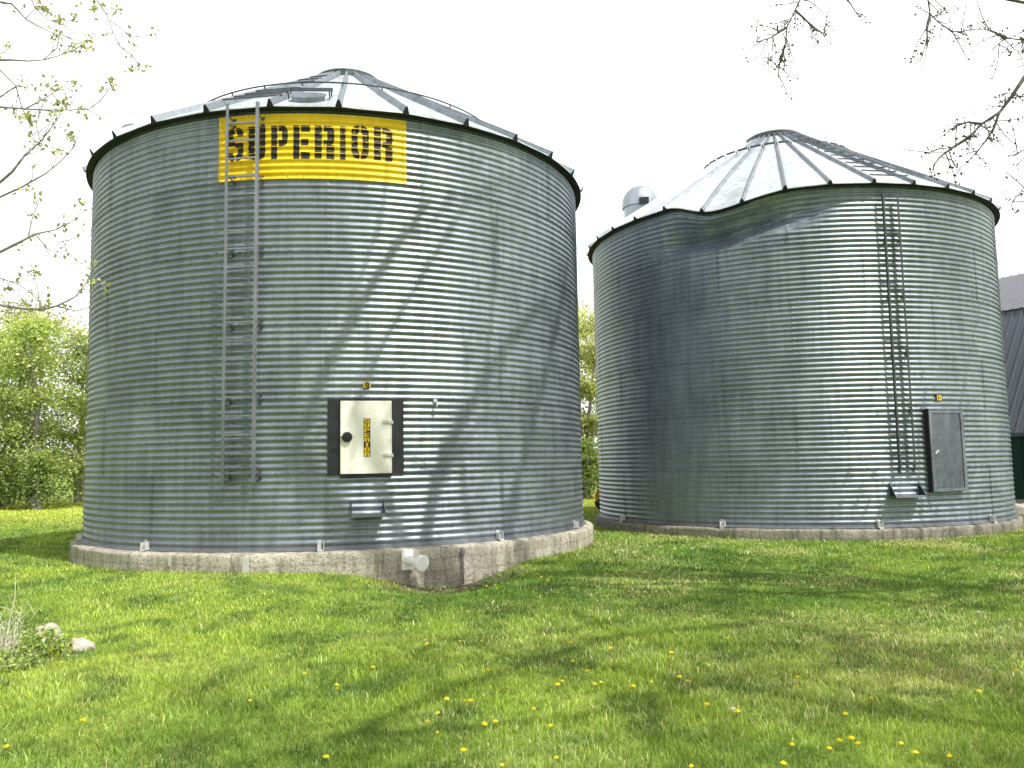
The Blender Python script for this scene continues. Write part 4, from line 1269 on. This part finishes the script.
weeds('weed_clump', 440, 592, 200, .50, .07, 'sparse weeds below the white drain pipe', WG, .05)

# ------------------------------------------------------------------ dandelions
M_dand = plain('dandelion_petals', (.90, .74, .02), .7, 0, .12, 40)
M_stem = plain('dandelion_stem', (.20, .27, .06), .7)
M_seed = plain('dandelion_seed_head', (.62, .62, .52), .9)
def dandelion_proto(h, mat):
    root = empty('dandelion', (0, 0, 0))
    m = MB()
    rnd = random.Random(int(h * 1000))
    for lay, (r, dz, n) in enumerate([(.023, .0, 18), (.018, .004, 14), (.011, .007, 9)]):
        for k in range(n):
            a = 6.283 * k / n + lay * .2 + rnd.random() * .1
            d = Vector((math.cos(a), math.sin(a), 0)); t = Vector((-d.y, d.x, 0)) * .0042
            c = Vector((0, 0, h + dz))
            m.add([c - t * .5, c + d * r * .6 - t + Vector((0, 0, .004)), c + d * r + Vector((0, 0, .002)), c + d * r * .6 + t + Vector((0, 0, .004)), c + t * .5], [(0, 1, 2, 3, 4)])
    m.lathe([(.001, h - .006), (.007, h - .005), (.010, h - .001), (.009, h + .008), (.001, h + .010)], 10)
    m.build('flower_head', mat, root)
    s = MB(); s.tube([(.006, 0, -.02), (.002, .002, h * .5), (0, 0, h - .01)], [.0035, .003, .003], 6); s.build('stem', M_stem, root)
    return root
DP = [(426,645),(428,643),(461,641),(481,641),(489,670),(571,641),(611,648),(573.5,661),(586.6,671),(594.6,684),(601.6,681.6),(557,684),(562,681),(633,686),(651,681),(671,652.5),(670.5,657.7),(704,664),(680,675.5),(689,680.7),(706,704),(737,710.7),(797,677),(797.7,686),(445.5,698.5),(440,712.6),(426.7,721.5),(439,733),(464.7,701),(471,700),(483,723),(495,721.5),(535,707),(551,726),(463,750),(503,766),(557,758.5),(691.6,766.5),(791.6,745),(839.5,740.7),(852,738),(861.5,744.5),(828.7,749),(845.6,714),(870.4,697),(782,763),(1016,671),(978.5,690),(915.5,752.6),(902.6,743.5),(951,756.5),(304,674),(334.7,685),(337,689),(325,757),(249,700.5),(78,719),(8,746),(62,662),(390,650.5),(373,667),(23,658),(540,578),(549,581),(551,577),(487,590),(497,591),(537,574),(626,580),(660,579)]
SP = [(999,627),(983,613),(895,612),(426,640),(737,708),(978,612),(745,560),(800,563)]
def region(x, y):
    if y < 605: return 'dandelion in the weedy patch by the concrete pad' if x < 560 else 'lone far dandelion between the two bins'
    if x < 130: return 'dandelion by the rocks and weeds on the left of the lawn'
    if x < 400: return 'dandelion in the thin scatter on the left half of the lawn'
    if x < 510 and y > 690: return 'dandelion in the loose cluster left of the lawn centre, near the bottom'
    if x < 510: return 'dandelion in the row below the white drain pipe'
    if x < 640 and y < 700: return 'dandelion in the middle group at the centre of the lawn'
    if x < 640: return 'dandelion low in the centre of the lawn, at the bottom of the picture'
    if x < 760 : return 'dandelion in the scatter right of the lawn centre'
    if y > 730: return 'dandelion in the bright bunch at the lower right of the lawn'
    return 'dandelion in the sparse scatter on the right of the lawn'
pa = [dandelion_proto(.055, M_dand), dandelion_proto(.075, M_dand), dandelion_proto(.09, M_dand)]
used = set(); rnd = random.Random(9)
for i, (px, py) in enumerate(DP):
    k = i % 3; o = pa[k] if k not in used else copy_tree(pa[k]); used.add(k)
    hh = (.055, .075, .09)[k]
    g = on_ground(px, py)
    # head, not foot, sits at the pixel: step the foot towards the viewer
    d = ray(px, py); t_ = (g.z + hh - CZ) / d.z; q = d * t_
    o.location = (q.x, q.y, float(zg(q.x, q.y))); o.rotation_euler = (rnd.gauss(0, .12), rnd.gauss(0, .12), rnd.random() * 6)
    s = rnd.uniform(.6, 1.05); o.scale = (s, s, 1)
    lb = region(px, py); tag(o, 'yellow ' + lb, 'dandelion', lb.replace('dandelion', 'dandelions'))
ps = dandelion_proto(.14, M_seed)
for i, (px, py) in enumerate(SP):
    o = ps if i == 0 else copy_tree(ps); g = on_ground(px, py); d = ray(px, py); q = d * ((g.z + .14 - CZ) / d.z)
    o.location = (q.x, q.y, float(zg(q.x, q.y))); o.rotation_euler = (rnd.gauss(0, .1), rnd.gauss(0, .1), rnd.random() * 6); o.scale = (.8, .8, 1)
    side = 'right edge of the lawn' if px > 850 else ('left half of the lawn' if px < 500 else 'middle of the lawn')
    tag(o, 'pale seeding dandelion on a tall stem at the ' + side, 'dandelion', 'seeding dandelions at the ' + side)

# ------------------------------------------------------------------ little yellow tractor peeping out behind the dented bin
def tractor():
    p = Vector((3.02, 28.0, 0))
    root = empty('garden_tractor', p, 0, 'small yellow garden tractor mostly hidden behind the dented bin', 'tractor')
    k = Vector((0, 0, 1)); X = Vector((1, 0, 0)); Yv = Vector((0, 1, 0))
    m = MB()
    prof = [(-.28, .30), (-.30, .50), (-.24, .66), (-.10, .72), (.45, .74), (.50, .34)]
    vs = [Vector((a, s * .22, b)) for s in (-1, 1) for a, b in prof]; n = len(prof)
    fs = [tuple(range(n)), tuple(range(2 * n - 1, n - 1, -1))] + [(i, i + n, (i + 1) % n + n, (i + 1) % n) for i in range(n)]
    m.add(vs, fs); m.build('hood', M_ypaint, root, sharp=30)
    m = MB(); fbox(m, Vector((.5, 0, 0)), Yv, X, k, -.55, .75, .24, .34, -.18, .18); m.build('chassis', M_redp, root)
    m = MB(); fbox(m, Vector((1.05, 0, 0)), Yv, X, k, -.25, .25, .36, .62, -.42, .42); m.build('fender', M_ypaint, root)
    m = MB(); fbox(m, Vector((1.0, 0, 0)), Yv, X, k, -.2, .18, .63, .72, -.2, .2); fbox(m, Vector((1.0, 0, 0)), Yv, X, k, .18, .26, .66, 1.0, -.2, .2); m.build('seat', M_rubber, root)
    m = MB(); m.tube([(.52, 0, .7), (.66, 0, .95)], .02, 6); m.tube([Vector((.66 + .05 * math.cos(a), .17 * math.sin(a), .95 + .1 * math.cos(a))) for a in np.linspace(0, 6.283, 17)], .015, 6); m.build('steering_wheel', M_rubber, root)
    for x, r, yy in ((-.08, .19, .33), (.95, .27, .36)):
        for s in (-1, 1):
            c = Vector((x, s * yy, r)); Rm = Matrix.Rotation(math.pi / 2, 3, 'X')
            w_ = MB(); w_.lathe([(r * .55, -.07), (r * .9, -.08), (r, -.05), (r, .05), (r * .9, .08), (r * .55, .07)], 24, c, 0, Rm)
            wo_ = w_.build('wheel', M_rubber, root, True, sharp=40)
            g = MB(); g.lathe([(.001, -.05), (r * .5, -.045), (r * .56, -.07), (r * .56, .07), (r * .5, .045), (.001, .05)], 20, c, 0, Rm); g.build('rim', M_ypaint, wo_, True, sharp=40)
tractor()
